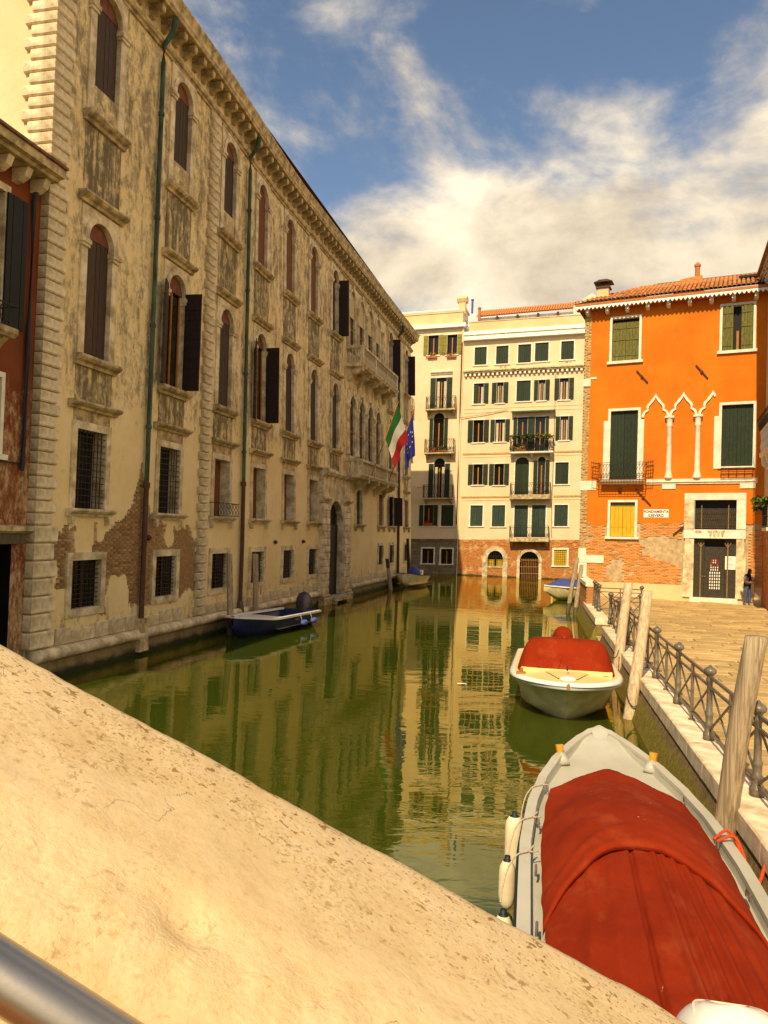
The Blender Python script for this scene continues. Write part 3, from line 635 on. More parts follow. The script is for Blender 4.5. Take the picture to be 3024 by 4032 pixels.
# mezzanine windows
def square_window(c, z, hw, state, par=pal, F=PAL, hood=True, sill=True, fr=.2, out=.05, stone='istrian_stone', dp=.4):
    u0, u1 = c - hw, c + hw; m = MB(F)
    m.box(u0 - fr, u0, -dp, out, z[0] - (0 if sill else fr), z[1]); m.box(u1, u1 + fr, -dp, out, z[0] - (0 if sill else fr), z[1]); m.box(u0 - fr, u1 + fr, -dp, out + .004, z[1] + .001, z[1] + fr)
    if not sill: m.box(u0, u1, -dp, out, z[0] - fr, z[0])
    o = m.build('window', stone, par)
    h = MB(F); h.quad((u0 - .05, -dp + .02, z[0] - .05), (u1 + .05, -dp + .02, z[0] - .05), (u1 + .05, -dp + .02, z[1] + .05), (u0 - .05, -dp + .02, z[1] + .05)); h.build('pane', 'pane_glass', o)
    if hood:
        h = MB(F); h.box(u0 - fr + .05, u1 + fr - .05, -.02, .02, z[1] + fr + .005, z[1] + .5); moulding(h, u0 - fr - .2, u1 + fr + .2, z[1] + .5, z[1] + .70, .26); h.build('hood', 'dirty_stone', o)
    if sill:
        h = MB(F); moulding(h, u0 - fr - .12, u1 + fr + .12, z[0] - .2, z[0] - .003, .24)
        for s_ in (u0 - fr - .02, u1 + fr - .12): h.poly([(s_, z[0] - .2), (s_ + .14, z[0] - .2), (s_ + .11, z[0] - .42), (s_ + .03, z[0] - .42)], 0, .14)
        h.build('sill', 'istrian_stone' if c < 30 else 'dirty_stone', o)
    if state == 'grille':
        h = MB(F); grille(h, u0, u1, z[0], z[1], -.02 if sill else -.06, .15, .17 if sill else .13); h.build('grille', 'iron', o)
        h = MB(F); h.box(c - .04, c + .04, -dp + .03, -dp + .06, z[0], z[1]); h.box(u0, u0 + .07, -dp + .03, -dp + .06, z[0], z[1]); h.build('sash', 'brown_shutter', o)
    elif state == 'shut':
        for a, b in ((u0 + .01, c - .005), (c + .005, u1 - .01)): h = MB(F); planks(h, a, b, z[0] + .01, z[1] - .01, -dp + .03, 3); h.build('shutter', 'rust_shutter', o)
    elif state == 'open':
        for sd, u, ang in ((-1, u0, 150), (1, u1, 100)): h = MB(F); leaf(h, u, sd, z[0] + .02, z[1] - .02, .6, ang); h.build('shutter', 'dark_shutter', o)
    return o
Mst = ['grille', 'grille', 'shut', 'shut', 'shut', 'shut', 'dark', 'shut', 'open', 'shut']
for c, st in zip(MEZ, Mst): square_window(c, ZM, HW_M, st, hood=(c < 36 or c > 56), dp=.4 if c < 36 else .13)
for c in GRD: square_window(c, ZG, HW_G, 'grille', hood=False, sill=False, dp=.16)
# small iron railing before the third mezzanine window
h = MB(PAL)
for a in (4.17, 4.62): h.bar((24.55, .33, a), (26.3, .33, a), .025)
for s_ in (24.55, 26.3): h.bar((s_, 0, 4.62), (s_, .33, 4.62), .025)
for k in range(7):
    uu = 24.68 + k * .245
    for q in (4.28, 4.50): h.tube([(uu + .09 * math.cos(rad(t)), .33, q + .1 * math.sin(rad(t))) for t in range(0, 361, 45)], .012, 4, False)
h.build('window_railing', 'iron', pal)
# drainpipes
def pipe(u, z0, zsplit, n=.13, r=.07, dogleg=True):
    m = MB(PAL)
    m.mat(0).tube([(u, n + .36, 18.75), (u, n + .30, 18.45), (u, n, 18.0)] + [(u, n, z) for z in (17.5, 15, 12, 9, 7, zsplit)], [r * 1.5, r * 1.2] + [r] * 7, 10)
    m.mat(1).tube([(u, n, zsplit + .02), (u, n, (zsplit + z0) / 2), (u, n, z0)], r * 1.12, 10)
    for z in (15.9, 12.8, 9.6, 6.6): m.mat(0).lathe([(r * 1.35, z), (r * 1.35, z + .1)], (u, n), 10)
    m.mat(1).lathe([(r * 1.5, zsplit - .05), (r * 1.5, zsplit + .12)], (u, n), 10)
    return m.build('drainpipe', ['copper_pipe', 'brown_pipe'], pal)
pipe(20.2, 1.05, 4.9); pipe(27.1, .9, 5.4); pipe(54.3, .7, 12.0, r=.08)
m = MB(PAL); m.poly([(20.02, 1.05), (20.38, 1.05), (20.45, .1), (19.95, .1)], .02, .26); m.build('pipe_shoe', 'dirty_stone', pal)
m = MB(PAL); m.lathe([(.17, -.4), (.18, .35), (.14, .75), (.1, 1.0)], (27.1, .14), 9); m.build('pipe_shoe', 'wet_wood', pal)
# water portal
m = MB(PAL); uc = (PORT[0] + PORT[1]) / 2; hw = (PORT[1] - PORT[0]) / 2; zs = 5.3 - hw
m.spandrel(PORT[0], PORT[1], zs, 6.35, .06, -.55, .14, 16); m.box(PORT[0] - .06, PORT[0], -.55, .139, -.6, zs); m.box(PORT[1], PORT[1] + .06, -.55, .139, -.6, zs)
por = m.build('water_portal', 'istrian_stone', pal)
for a, b in ((36.6, 37.68), (40.32, 41.55)):
    z = .5; k = 0
    me = None
    while z < 5.1:
        hh = .355; h = MB(PAL); h.sweep([(-.02, z + .006), (.22, z + .006), (.25, z + .03), (.25, z + hh - .03), (.22, z + hh - .006), (-.02, z + hh - .006)], [a, b]); h.build('rusticated_block', 'istrian_stone', por); z += hh
    h = MB(PAL); moulding(h, a - .08, b + .08, 5.15, 5.45, .36); h.box(a + .03, b - .03, -.02, .22, 5.452, 6.3); moulding(h, a - .12, b + .12, 6.3, 6.88, .52); h.build('pilaster_capital', 'istrian_stone', por)
    h = MB(PAL); h.sweep([(-.02, -.9), (.42, -.9), (.42, .3), (.38, .34), (.38, .36), (-.02, .36)], [a - .12, b + .12]); h.sweep([(-.02, .362), (.3, .362), (.36, .43), (.3, .5), (-.02, .5)], [a - .06, b + .06]); h.build('pilaster_base', 'dirty_stone', por)
h = MB(PAL); moulding(h, 37.85, 40.15, 6.36, 6.86, .4); h.build('entablature', 'istrian_stone', por)
for k in range(9):                                             # voussoirs
    a = 10 + k * 17.8; h = MB(PAL); h.ring(uc, zs, hw + .005, hw + .42, .12, .165, 2, a, a + 17); h.build('voussoir', 'istrian_stone', por)
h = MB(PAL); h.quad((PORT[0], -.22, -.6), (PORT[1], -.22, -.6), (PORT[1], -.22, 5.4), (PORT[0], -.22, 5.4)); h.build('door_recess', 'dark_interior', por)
h = MB(PAL); planks(h, PORT[0] + .02, uc - .01, .3, zs, -.19, 4, .04); planks(h, uc + .01, PORT[1] - .02, .3, zs, -.19, 4, .04); h.build('door', 'dark_shutter', por)
h = MB(PAL)
for u in frange(PORT[0], PORT[1], .16)[1:-1]: h.box(u - .012, u + .012, -.18, -.155, zs, zs + math.sqrt(max(.01, hw * hw - (u - uc) ** 2)))
for r_ in (.4, .8): h.ring(uc, zs, r_, r_ + .03, -.15, -.13, 10)
h.build('fanlight_grille', 'iron', por)
h = MB(PAL); h.box(37.9, 40.1, -.5, .7, .12, .3); h.box(37.95, 38.2, .1, .6, -.6, .11); h.box(39.8, 40.05, .1, .6, -.6, .11); h.build('landing_step', 'dirty_stone', por)
# balconies of the palazzo
def stone_balcony(u0, u1, z0, ztop, n=1.0, brk=(0,), mat='istrian_stone'):
    m = MB(PAL); m.sweep([(-.05, z0 - .2), (n * .93, z0 - .2), (n, z0 - .1), (n + .05, z0 - .05), (n + .05, z0), (-.05, z0)], [u0 - .05, (u0 + u1) / 2, u1 + .05]); o = m.build('balcony', mat, pal)
    h = MB(PAL); h.box(u0, u1, n - .2, n + .02, ztop - .16, ztop); h.box(u0, u0 + .2, 0, n - .201, ztop - .16, ztop - .001); h.box(u1 - .2, u1, 0, n - .201, ztop - .16, ztop - .001); h.build('handrail', mat, o)
    ped = [u0 + .11, (u0 * 2 + u1) / 3, (u0 + u1 * 2) / 3, u1 - .11]
    for p in ped: h = MB(PAL); h.box(p - .11, p + .11, n - .2, n, z0, ztop - .161); h.build('pedestal', 'istrian_stone', o)
    hb = ztop - .16 - z0; prof = [(.055, 0), (.055, .06), (.035, .09), (.06, hb * .3), (.065, hb * .38), (.03, hb * .6), (.04, hb * .66), (.03, hb * .72), (.05, hb * .92), (.055, hb)]
    me = MB(); me.lathe(prof, (0, 0), 8); me = me.mesh('baluster', 'istrian_stone', smooth=True)
    for p, q in zip(ped, ped[1:]):
        kk = max(3, round((q - p) / .24))
        for i in range(1, kk): piece('baluster', me, o, PAL(p + (q - p) * i / kk, n - .1, z0))
    for nn in (.3, .6): piece('baluster', me, o, PAL(u0 + .1, nn, z0)); piece('baluster', me, o, PAL(u1 - .1, nn, z0))
    for b in brk:
        h = MB(PAL); pr = [(-.02, z0 - .95), (.1, z0 - .95), (.22, z0 - .8), (.3, z0 - .62), (.62, z0 - .55), (.72, z0 - .42), (.92, z0 - .4), (.92, z0 - .2), (-.02, z0 - .2)]
        h.sweep([(a * n, z) for a, z in pr], [b - .14, b + .14]); h.build('bracket', 'istrian_stone', o)
    return o
stone_balcony(41.0, 50.1, 6.92, 7.78, 1.0, (43.0, 45.3, 47.6, 49.8))
stone_balcony(41.3, 50.1, 13.2, 14.2, 1.0, (41.6, 43.7, 45.8, 47.9, 49.9))
# hanging brackets and iron wall ties
for u, z in ((20.55, 3.3), (30.65, 3.1), (34.15, 3.1)):
    h = MB(PAL); h.lathe([(.0, z), (.09, z + .05), (.1, z + .12), (.03, z + .18)], (u, .06), 8); h.build('wall_anchor', 'brown_pipe', pal)

# ---------------------------------------------------------------- red house at the left edge
RED = Fr((-11.926, 2.929), 13.8)
red = thing('red_house', RED(12, -.12, 0), 'dark red plastered house with black shutters at the left edge', 'building')
m = MB(RED); rh = [(13.1, 14.3, 8.1, 11.05), (13.3, 14.42, 5.25, 6.95), (11.5, 15.02, -.5, 3.25), (9.5, 10.7, 8.1, 11.05), (9.5, 10.7, 5.25, 6.95)]
m.holes(frange(6, 15.5, .6), frange(-.8, 11.8, .7), rh, -.12); m.quad((6, -.12, -.8), (6, -.12, 11.8), (6, -9, 11.8), (6, -9, -.8)); m.build('wall', 'red_plaster', red)
m = MB(RED); m.sweep([(-.2, 11.7), (.38, 11.72), (.42, 11.78), (.55, 11.8), (.58, 11.98), (-.2, 12.02)], [5.8, 10, 15.45]); m.build('eaves', 'dirty_stone', red)
m = MB(RED); m.quad((5.8, .62, 12.03), (15.45, .62, 12.03), (15.45, -6, 14.0), (5.8, -6, 14.0)); m.box(5.8, 15.45, .5, .64, 11.985, 12.05); m.build('roof', 'dark_tile', red)
for u in frange(6.2, 15.2, .62): h = MB(RED); h.sweep([(-.14, 11.38), (.05, 11.4), (.22, 11.5), (.3, 11.69), (-.14, 11.69)], [u - .09, u + .09]); h.build('corbel', 'istrian_stone', red)
for a, b, c, d in (rh[0], rh[3]):
    m = MB(RED); m.box(a - .15, b + .15, -.3, -.06, d, d + .16); m.box(a - .12, a, -.3, -.07, c, d); m.box(b, b + .12, -.3, -.07, c, d); wd = m.build('window', 'istrian_stone', red)
    h = MB(RED); h.quad((a, -.3, c), (b, -.3, c), (b, -.3, d), (a, -.3, d)); h.build('pane', 'dark_interior', wd)
    for s0, s1 in ((b + .02, b + .66), (a - .66, a - .02)): h = MB(RED); planks(h, s0, s1, c, d, -.05, 4, .04); h.build('shutter', 'black_shutter', wd)
    h = MB(RED); h.sweep([(-.12, 7.74), (.42, 7.74), (.5, 7.82), (.5, 7.93), (-.12, 7.93)], [a - .3, b - .1]); h.sweep([(-.12, 7.35), (.05, 7.4), (.2, 7.6), (.35, 7.739), (-.12, 7.739)], [b - .36, b - .2]); bl = h.build('balcony', 'dirty_stone', red)
    h = MB(RED)
    for z in (7.95, 8.42): h.bar((a - .28, .46, z), (b - .12, .46, z), .025); h.bar((b - .12, .46, z), (b - .12, -.12, z), .025)
    for k in range(10): uu = a - .2 + k * .12; h.tube([(uu, .46, 7.95), (uu + .07, .47, 8.1), (uu + .05, .46, 8.3), (uu, .46, 8.42)], .01, 4); h.tube([(uu, .46, 7.95), (uu - .07, .47, 8.1), (uu - .05, .46, 8.3), (uu, .46, 8.42)], .01, 4)
    h.build('balcony_railing', 'iron', bl)
for a, b, c, d in (rh[1], rh[4]):
    m = MB(RED); m.box(a - .1, a, -.3, -.05, c, d); m.box(b, b + .1, -.3, -.05, c, d); m.box(a - .1, b + .1, -.3, -.048, d + .001, d + .12); m.box(a - .2, b + .2, -.3, .02, c - .12, c - .001); wd = m.build('window', 'white_stone', red)
    h = MB(RED); h.quad((a, -.28, c), (b, -.28, c), (b, -.28, d), (a, -.28, d)); h.build('pane', 'pane_glass', wd)
m = MB(RED); m.sweep([(-.2, 3.5), (.02, 3.5), (.1, 3.56), (.1, 3.66), (-.2, 3.7)], [6, 15.48]); m.build('string_course', 'dirty_stone', red)
m = MB(RED); m.box(6, 15.3, -.3, .0, 3.26, 3.49); m.build('timber_beam', 'wet_wood', red)
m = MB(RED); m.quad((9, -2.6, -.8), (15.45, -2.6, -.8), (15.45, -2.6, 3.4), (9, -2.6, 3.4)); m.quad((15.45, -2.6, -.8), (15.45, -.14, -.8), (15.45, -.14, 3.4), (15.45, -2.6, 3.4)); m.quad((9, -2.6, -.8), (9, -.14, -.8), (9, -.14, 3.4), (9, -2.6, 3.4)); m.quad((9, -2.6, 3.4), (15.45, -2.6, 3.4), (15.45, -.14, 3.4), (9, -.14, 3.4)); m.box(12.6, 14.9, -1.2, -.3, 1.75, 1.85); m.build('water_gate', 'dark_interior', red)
m = MB(RED); m.tube([(15.17, .05, 11.6), (15.17, -.04, 11.2), (15.17, -.04, 8), (15.17, -.04, 5.1), (15.14, -.03, 4.95)], .055, 8); m.bar((13.6, -.06, 5.1), (15.1, -.06, 5.1), .03); m.build('drainpipe', 'rubber', red)

# ---------------------------------------------------------------- cream houses closing the canal
CRM = Fr((6.1, 70.5), 105, .032)
def green_window(F, par, u0, u1, z0, z1, state, frame='white_stone', leafm='green_shutter', arch=False, fr=.11, sill=True, wleaf=None, curtain=False, depth=.34):
    """stone framed window; 'shut': leaves fill it; 'open': leaves lie folded back to both sides; 'half': one of each"""
    zs = z1 - (u1 - u0) / 2 if arch else z1; m = MB(F); uc = (u0 + u1) / 2; hw = (u1 - u0) / 2
    m.box(u0 - fr, u0, -depth, .03, z0, zs); m.box(u1, u1 + fr, -depth, .03, z0, zs)
    if arch: m.spandrel(u0, u1, zs, z1 + fr * 1.2, fr, -depth, .03, 12)
    else: m.box(u0 - fr, u1 + fr, -depth, .034, z1 + .001, z1 + fr)
    if sill: m.box(u0 - fr - .06, u1 + fr + .06, -depth, .09, z0 - .1, z0 - .001)
    o = m.build('window', frame, par)
    h = MB(F); h.quad((u0 - .02, -depth + .02, z0 - .05), (u1 + .02, -depth + .02, z0 - .05), (u1 + .02, -depth + .02, z1 + .05), (u0 - .02, -depth + .02, z1 + .05)); h.build('pane', 'pane_glass', o)
    if arch:
        h = MB(F); h.poly([(u0 + .003, zs + .002), (u1 - .003, zs + .002)] + [(uc + (hw - .003) * math.cos(rad(a)), zs + (hw - .003) * math.sin(rad(a))) for a in range(12, 170, 12)], -.18, -.14); h.build('tympanum', leafm if state == 'shut' else 'dark_interior', o)
    def closed(a, b): h = MB(F); planks(h, a, b, z0 + .01, zs - .01, -.10, 3, .025); h.build('shutter', leafm, o)
    def folded(a, b):
        h = MB(F); planks(h, a, b, z0 + .01, zs - .01, .045, 3, .03)
        for q in (.15, .5, .85): h.box(a + .02, b - .02, .08, .1, z0 + (zs - z0) * q - .05, z0 + (zs - z0) * q + .05)
        h.build('shutter', leafm, o)
    wl = wleaf or hw
    if state == 'shut': closed(u0 + .005, uc - .004); closed(uc + .004, u1 - .005)
    else:
        if state == 'half': closed(u0 + .005, uc - .004); folded(u1 + .02, u1 + .02 + wl)
        elif state == 'open': folded(u0 - .02 - wl, u0 - .02); folded(u1 + .02, u1 + .02 + wl)
        h = MB(F); h.box(uc - .05, uc + .05, -.19, -.12, z0, z0 + (zs - z0) * .86); h.build('sash', 'frame_wood', o); h = MB(F); h.box(u0, u0 + .045, -.2, -.14, z0, zs); h.box(u1 - .045, u1, -.2, -.14, z0, zs); h.box(u0 + .046, u1 - .046, -.198, -.142, zs - .07, zs); h.build('window_frame', 'brown_pipe', o)
        if curtain:
            for a, b in ((u0 + .07, u0 + .07 + (hw - .13) * .62), (u1 - .07 - (hw - .13) * .62, u1 - .07)):
                h = MB(F); k = 8; h.grid([[(a + (b - a) * i / k, -.26 + .012 * (i % 2), z) for i in range(k + 1)] for z in (z0 + .05, (z0 + zs) / 2, zs - .3)]); h.build('curtain', 'curtain', o)
    return o
def iron_balcony(F, par, u0, u1, z0, z1, n=.8, slab=.16, style='x', brk=3, mat='dirty_stone', under=None):
    m = MB(F); m.sweep([(-.02, z0 - slab), (n - .05, z0 - slab), (n, z0 - slab + .05), (n, z0), (-.02, z0)], [u0, u1]); o = m.build('balcony', mat, par)
    for i in range(brk):
        b = u0 + .2 + (u1 - u0 - .4) * i / max(1, brk - 1); h = MB(F); h.sweep([(-.02, z0 - slab - .42), (.14, z0 - slab - .38), (.3, z0 - slab - .2), (n * .75, z0 - slab - .12), (n * .75, z0 - slab - .002), (-.02, z0 - slab - .002)], [b - .09, b + .09]); h.build('bracket', mat, o)
    h = MB(F); N_ = n - .05
    for z in (z0 + .06, z1 - .12, z1): h.bar((u0 + .04, N_, z), (u1 - .04, N_, z), .03); h.bar((u0 + .04, N_, z), (u0 + .04, 0, z), .03); h.bar((u1 - .04, N_, z), (u1 - .04, 0, z), .03)
    for u in (u0 + .04, u1 - .04): h.bar((u, N_, z0), (u, N_, z1), .04)
    k = max(4, round((u1 - u0) / .2)); zt = z1 - .12; zb = z0 + .06; zm = (zt + zb) / 2
    P = [u0 + .04 + (u1 - u0 - .08) * i / k for i in range(k + 1)]
    for a, b in zip(P, P[1:]):
        if style == 'x': h.tube([(a, N_, zb), ((a + b) / 2 + .04, N_, (zb + zm) / 2), (b, N_, zm), ((a + b) / 2 + .04, N_, (zt + zm) / 2), (a, N_, zt)], .011, 4); h.tube([(b, N_, zb), ((a + b) / 2 - .04, N_, (zb + zm) / 2), (a, N_, zm), ((a + b) / 2 - .04, N_, (zt + zm) / 2), (b, N_, zt)], .011, 4)
        else: h.bar((a, N_, zb), (a, N_, zt), .018)
    for q in (.25, .5, .75):
        for u in (u0 + .04, u1 - .04): h.bar((u, N_ * q, zb), (u, N_ * q, zt), .018)
    h.build('balcony_railing', 'iron', o); return o
cre = thing('cream_house', CRM(6, 0, 0), 'tall cream house with green shutters, iron balconies and brick base at the canal end', 'building')
C2A, C2B = .75, 15.0
W2 = [  # u0, u1, z0, z1, state, leaf width
    (1.78, 2.88, 19.14, 20.78, 'shut'), (3.75, 4.85, 19.12, 20.77, 'shut'), (5.72, 6.87, 19.12, 20.78, 'shut'), (7.22, 8.4, 19.17, 20.84, 'shut'), (9.5, 10.6, 19.19, 20.84, 'shut'),
    (1.8, 2.72, 15.58, 17.45, 'half', .42), (3.9, 4.5, 15.56, 17.45, 'open', .42), (5.68, 6.92, 15.64, 17.5, 'shut'), (7.6, 8.22, 15.64, 17.5, 'open', .36), (9.45, 10.25, 15.62, 17.55, 'open', .42),
    (1.86, 2.8, 12.05, 14.1, 'open', .47), (3.85, 4.75, 12.05, 14.08, 'open', .40), (5.85, 6.75, 11.06, 14.2, 'open', .34), (7.42, 8.3, 11.06, 14.2, 'open', .30), (9.6, 10.3, 12.02, 14.15, 'open', .38),
    (1.97, 2.85, 8.18, 10.05, 'open', .44), (3.88, 4.76, 8.12, 10.05, 'open', .44), (9.28, 10.42, 8.12, 10.05, 'shut'),
    (1.83, 2.95, 4.42, 6.3, 'shut'), (3.8, 4.97, 4.38, 6.3, 'shut'), (5.8, 7.0, 3.42, 6.28, 'shut'), (7.34, 8.55, 3.42, 6.28, 'shut'), (9.3, 10.46, 4.4, 6.28, 'shut')]
DOORS = [(5.75, 6.98, 7.24, 10.6, 'shut'), (7.75, 8.4, 7.24, 10.6, 'open', .36)]
GW = (9.37, 10.47, .9, 2.32); GA = (3.52, 4.88, .82, 2.2); GD = (6.4, 8.06, -.9, 2.14)
hl = [x[:4] for x in W2] + [x[:4] for x in DOORS] + [GW, GA, GD]
m = MB(CRM); Z = frange(3.2, 21.4, 1.3); m.holes(frange(C2A, C2B, 1.2), Z, [h for h in hl if h[2] > 3], 0); m.build('wall', 'cream_plaster', cre)
m = MB(CRM); m.holes(frange(C2A, C2B, .6), frange(-1.5, 3.2, .4), [GW, GA, GD], -.02); m.build('brick_base', 'far_brick', cre)
# uneven bed of single bricks standing proud at the edge of the plaster
bm_ = bevel_box(.26, .05, .075, .008, 'brick', 'orange_brick'); k = 0
for r in range(9):
    for q in range(38):
        u = C2A + .3 + q * .285 + (.14 if r % 2 else 0); z = 3.2 - (r + 1) * .09
        if u > 11.3 or 5.3 < u < 9.0: continue
        if nz(u * 1.1, z * 2.0, 3) > -.08 + r * .03 and k < 240: piece('brick', bm_, cre, CRM(u, -.02, z), rz_of(CRM)); k += 1
m = MB(CRM); m.quad((C2B, 0, -1.5), (C2B, 0, 22), (C2B, -10, 22), (C2B, -10, -1.5)); m.build('side_wall', 'cream_plaster', cre)
for w_ in W2: green_window(CRM, cre, *w_[:5], wleaf=w_[5] if len(w_) > 5 else None, leafm=('teal_shutter' if w_[3] < 7 else 'green_shutter'), sill=w_[2] not in (3.42, 11.06), curtain=(15 < w_[2] < 16 or w_[0] in (3.85, 9.6)))
for w_ in DOORS: green_window(CRM, cre, *w_[:5], wleaf=w_[5] if len(w_) > 5 else None, arch=True, sill=False)
for z in (11.0, 7.06): 
    for a, b in ((.95, 5.3), (9.2, 14.8)): h = MB(CRM); h.box(a, b, -.01, .05, z - .07, z + .07); h.build('string_course', 'band_ochre', cre)
for z in (10.68, 6.75, 14.75, 15.1): h = MB(CRM); h.box(.95, 14.9, -.01, .03, z, z + .05); h.build('string_course', 'cream_plaster', cre)
h = MB(CRM); h.sweep([(-.02, 18.35), (.3, 18.35), (.34, 18.45), (.42, 18.5), (.42, 18.6), (-.02, 18.66)], [.85, 15]); h.build('cornice', 'dirty_stone', cre)
me = bevel_box(.2, .26, .24, .02, 'dentil', 'white_stone'); u = 1.05
while u < 14.8: piece('dentil', me, cre, CRM(u, 0, 18.1), rz_of(CRM)); u += .41
for z0, z1, n in ((21.38, 21.72, .45), (21.95, 22.25, .12)): h = MB(CRM); h.box(.75, 15, -2, n, z0, z1); h.build('roof_band', 'white_paint', cre)
h = MB(CRM); h.box(.8, 15, -1.6, .02, 21.72, 21.95); h.build('roof_gap', 'dirty_stone', cre)
h = MB(CRM); h.box(1.2, 15, -.5, .0, 22.25, 23.1); h.box(1.15, 15, -.55, .05, 23.101, 23.17); h.build('roof_parapet', 'terrace_plaster', cre)
h = MB(CRM); h.box(1.6, 12.5, -5.0, -3.0, 22, 24.3); h.build('penthouse', 'white_paint', cre)
m = MB(CRM); m.quad((1.4, -2.6, 24.3), (12.2, -2.6, 24.5), (11.5, -6, 26.0), (2.0, -6, 25.8)); m.build('penthouse_roof', 'roof_tile', cre)
m = MB(CRM); m.poly([(10.4, 22), (14.2, 22), (14.2, 24.2), (12.0, 25.75), (10.4, 24.7)], -4.0, -2.5); m.build('penthouse_gable', 'pale_gable', cre)
tl = MB()                                                     # barrel tile
for sx in (0,): tl.grid([[(.11 * math.cos(rad(a)) * (1 - .12 * y / .4), y, .075 * math.sin(rad(a))) for a in range(0, 181, 36)] for y in (0, .42)])
tile_me = tl.mesh('roof_tile', 'roof_tile')
row = 0
h = MB(CRM)
for q in range(46):
    uu = 1.5 + q * .235
    for r in range(5):
        n0 = -2.55 - r * .7; zb = 24.33 + (uu - 1.4) / 10.8 * .2 + r * .31; h.grid([[(uu + .1 * math.cos(rad(a)), n0 - y, zb + .09 * math.sin(rad(a)) + y * .44) for a in range(0, 181, 45)] for y in (0, .7)])
h.build('tile_courses', 'roof_tile', cre, kind='stuff')
h = MB(CRM); h.lathe([(.13, 23.9), (.13, 25.0), (.18, 25.02), (.18, 25.12), (.02, 25.25)], (1.75, -2.4), 8); h.build('flue', 'terracotta', cre)
for a in (3.4, 5.3, 7.2, 9.0): h = MB(CRM); h.box(a - .1, a + .1, -2.98, -2.6, 24.0, 24.3); h.build('rafter_end', 'brown_shutter', cre)
iron_balcony(CRM, cre, 5.3, 9.1, 11.02, 12.1, .8, .18, 'x', 3, 'white_stone'); iron_balcony(CRM, cre, 5.4, 8.95, 7.2, 8.25, .8, .45, 'x', 0); iron_balcony(CRM, cre, 5.45, 8.9, 3.38, 4.42, .8, .4, 'x', 2)
m = MB(CRM); m.quad((5.3, .02, 14.80), (9.15, .02, 14.80), (9.15, .62, 14.66), (5.3, .62, 14.66)); m.box(5.28, 9.17, .60, .64, 14.58, 14.67); m.build('awning', 'awning_green', cre)
h = MB(CRM); h.tube([(.66, .14, 14.35), (2.6, .14, 14.55), (4.95, .14, 14.95)], .03, 5); h.build('cable_duct', 'band_ochre', cre)
h = MB(CRM); h.tube([(9.1, .08, 18.0), (9.1, .08, 12.5), (9.05, .08, 6.6), (9.1, .08, 3.4)], .02, 5); h.build('cable', 'brown_pipe', cre)
for u, z in ((4.1, 18.78), (4.5, 18.79), (9.9, 18.9), (10.25, 18.91)): h = MB(CRM); h.box(u, u + .2, -.01, .03, z, z + .14); h.build('wall_vent', 'dirty_stone', cre)
# arched ground window and water gate
m = MB(CRM); c_ = 4.2; hw = .68; zs = 2.2 - hw; m.box(3.06, 3.52, -.3, .05, -.9, zs); m.box(4.88, 5.32, -.3, .05, -.9, zs); m.ring(c_, zs, hw, hw + .42, -.3, .06, 12); m.box(3.521, 4.879, -.3, .04, .66, .82); aw = m.build('window', 'istrian_stone', cre)
h = MB(CRM); h.quad((3.4, -.3, .7), (5, -.3, .7), (5, -.3, 2.3), (3.4, -.3, 2.3)); h.build('pane', 'pane_glass', aw); h = MB(CRM); h.box(3.6, 4.1, -.28, -.24, .85, 1.4); h.box(4.3, 4.8, -.28, -.24, .85, 1.4); h.build('shutter', 'yellow_shutter', aw)
h = MB(CRM)
for u in frange(3.52, 4.88, .17)[1:-1]: h.box(u - .012, u + .012, -.12, -.095, .82, zs + math.sqrt(max(0, hw * hw - (u - c_) ** 2)))
for z in (1.1, 1.4, 1.7): h.box(3.54, 4.86, -.13, -.115, z - .012, z + .012)
h.build('grille', 'iron', aw)
m = MB(CRM); c_ = 7.23; hw = .83; zs = 2.14 - hw; m.box(6.14, 6.4, -.3, .05, -.9, zs); m.box(8.06, 8.32, -.3, .05, -.9, zs); m.ring(c_, zs, hw, hw + .26, -.3, .06, 14); m.box(6.1, 6.43, -.28, .08, zs - .1, zs); m.box(8.03, 8.36, -.28, .08, zs - .1, zs); gd = m.build('water_gate', 'istrian_stone', cre)
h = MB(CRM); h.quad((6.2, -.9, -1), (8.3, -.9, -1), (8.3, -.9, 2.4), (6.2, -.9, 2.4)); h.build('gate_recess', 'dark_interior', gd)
h = MB(CRM)
for u in frange(6.4, 8.06, .15)[1:-1]: h.box(u - .014, u + .014, -.2, -.17, -.4, zs + .2)
for z in (.15, .75, 1.35): h.box(6.41, 8.05, -.21, -.18, z, z + .05)
h.build('gate_grille', 'frame_wood', gd)
gw = green_window(CRM, cre, GW[0], GW[1], GW[2], GW[3], 'shut', leafm='yellow_shutter', fr=.16); h = MB(CRM); grille(h, GW[0], GW[1], GW[2], GW[3], -.02, .18, .2); h.build('grille', 'iron', gw)
h = MB(CRM); h.tube([(.62, .12, 21.3), (.62, .1, 15), (.62, .1, 9), (.62, .1, 4.6)], .07, 8); h.build('drainpipe', 'brown_pipe', cre)
# narrow house to the left, half in the shade of the palazzo
nar = thing('narrow_cream_house', CRM(-3, 0, 0), 'narrow cream house with stacked iron balconies, its lower half in palazzo shade', 'building')
NW = [(-2.58, -1.6, 20.3, 22.15, 'open', .42), (-.8, .14, 20.25, 22.1, 'open', .40)]
ND = [(-1.72, -.72, 15.3, 18.15, 'open', .5, False), (-1.85, -.85, 11.2, 14.9, 'open', .34, True), (-1.68, -.66, 7.0, 10.7, 'open', .46, True)]
NL = [(-2.5, -1.6, 4.45, 6.38, 'open', .4), (-.88, .28, 4.42, 6.36, 'shut')]
NG = [(-2.54, -1.46, .98, 2.36), (-.78, .28, .95, 2.33)]
XL = [(-5.5, -4.7, z0, z1, 'open', .45, False) for z0, z1 in ((15.3, 18.1), (11.2, 14.6), (7.0, 10.4))]
hl = [x[:4] for x in NW + ND + NL + XL]
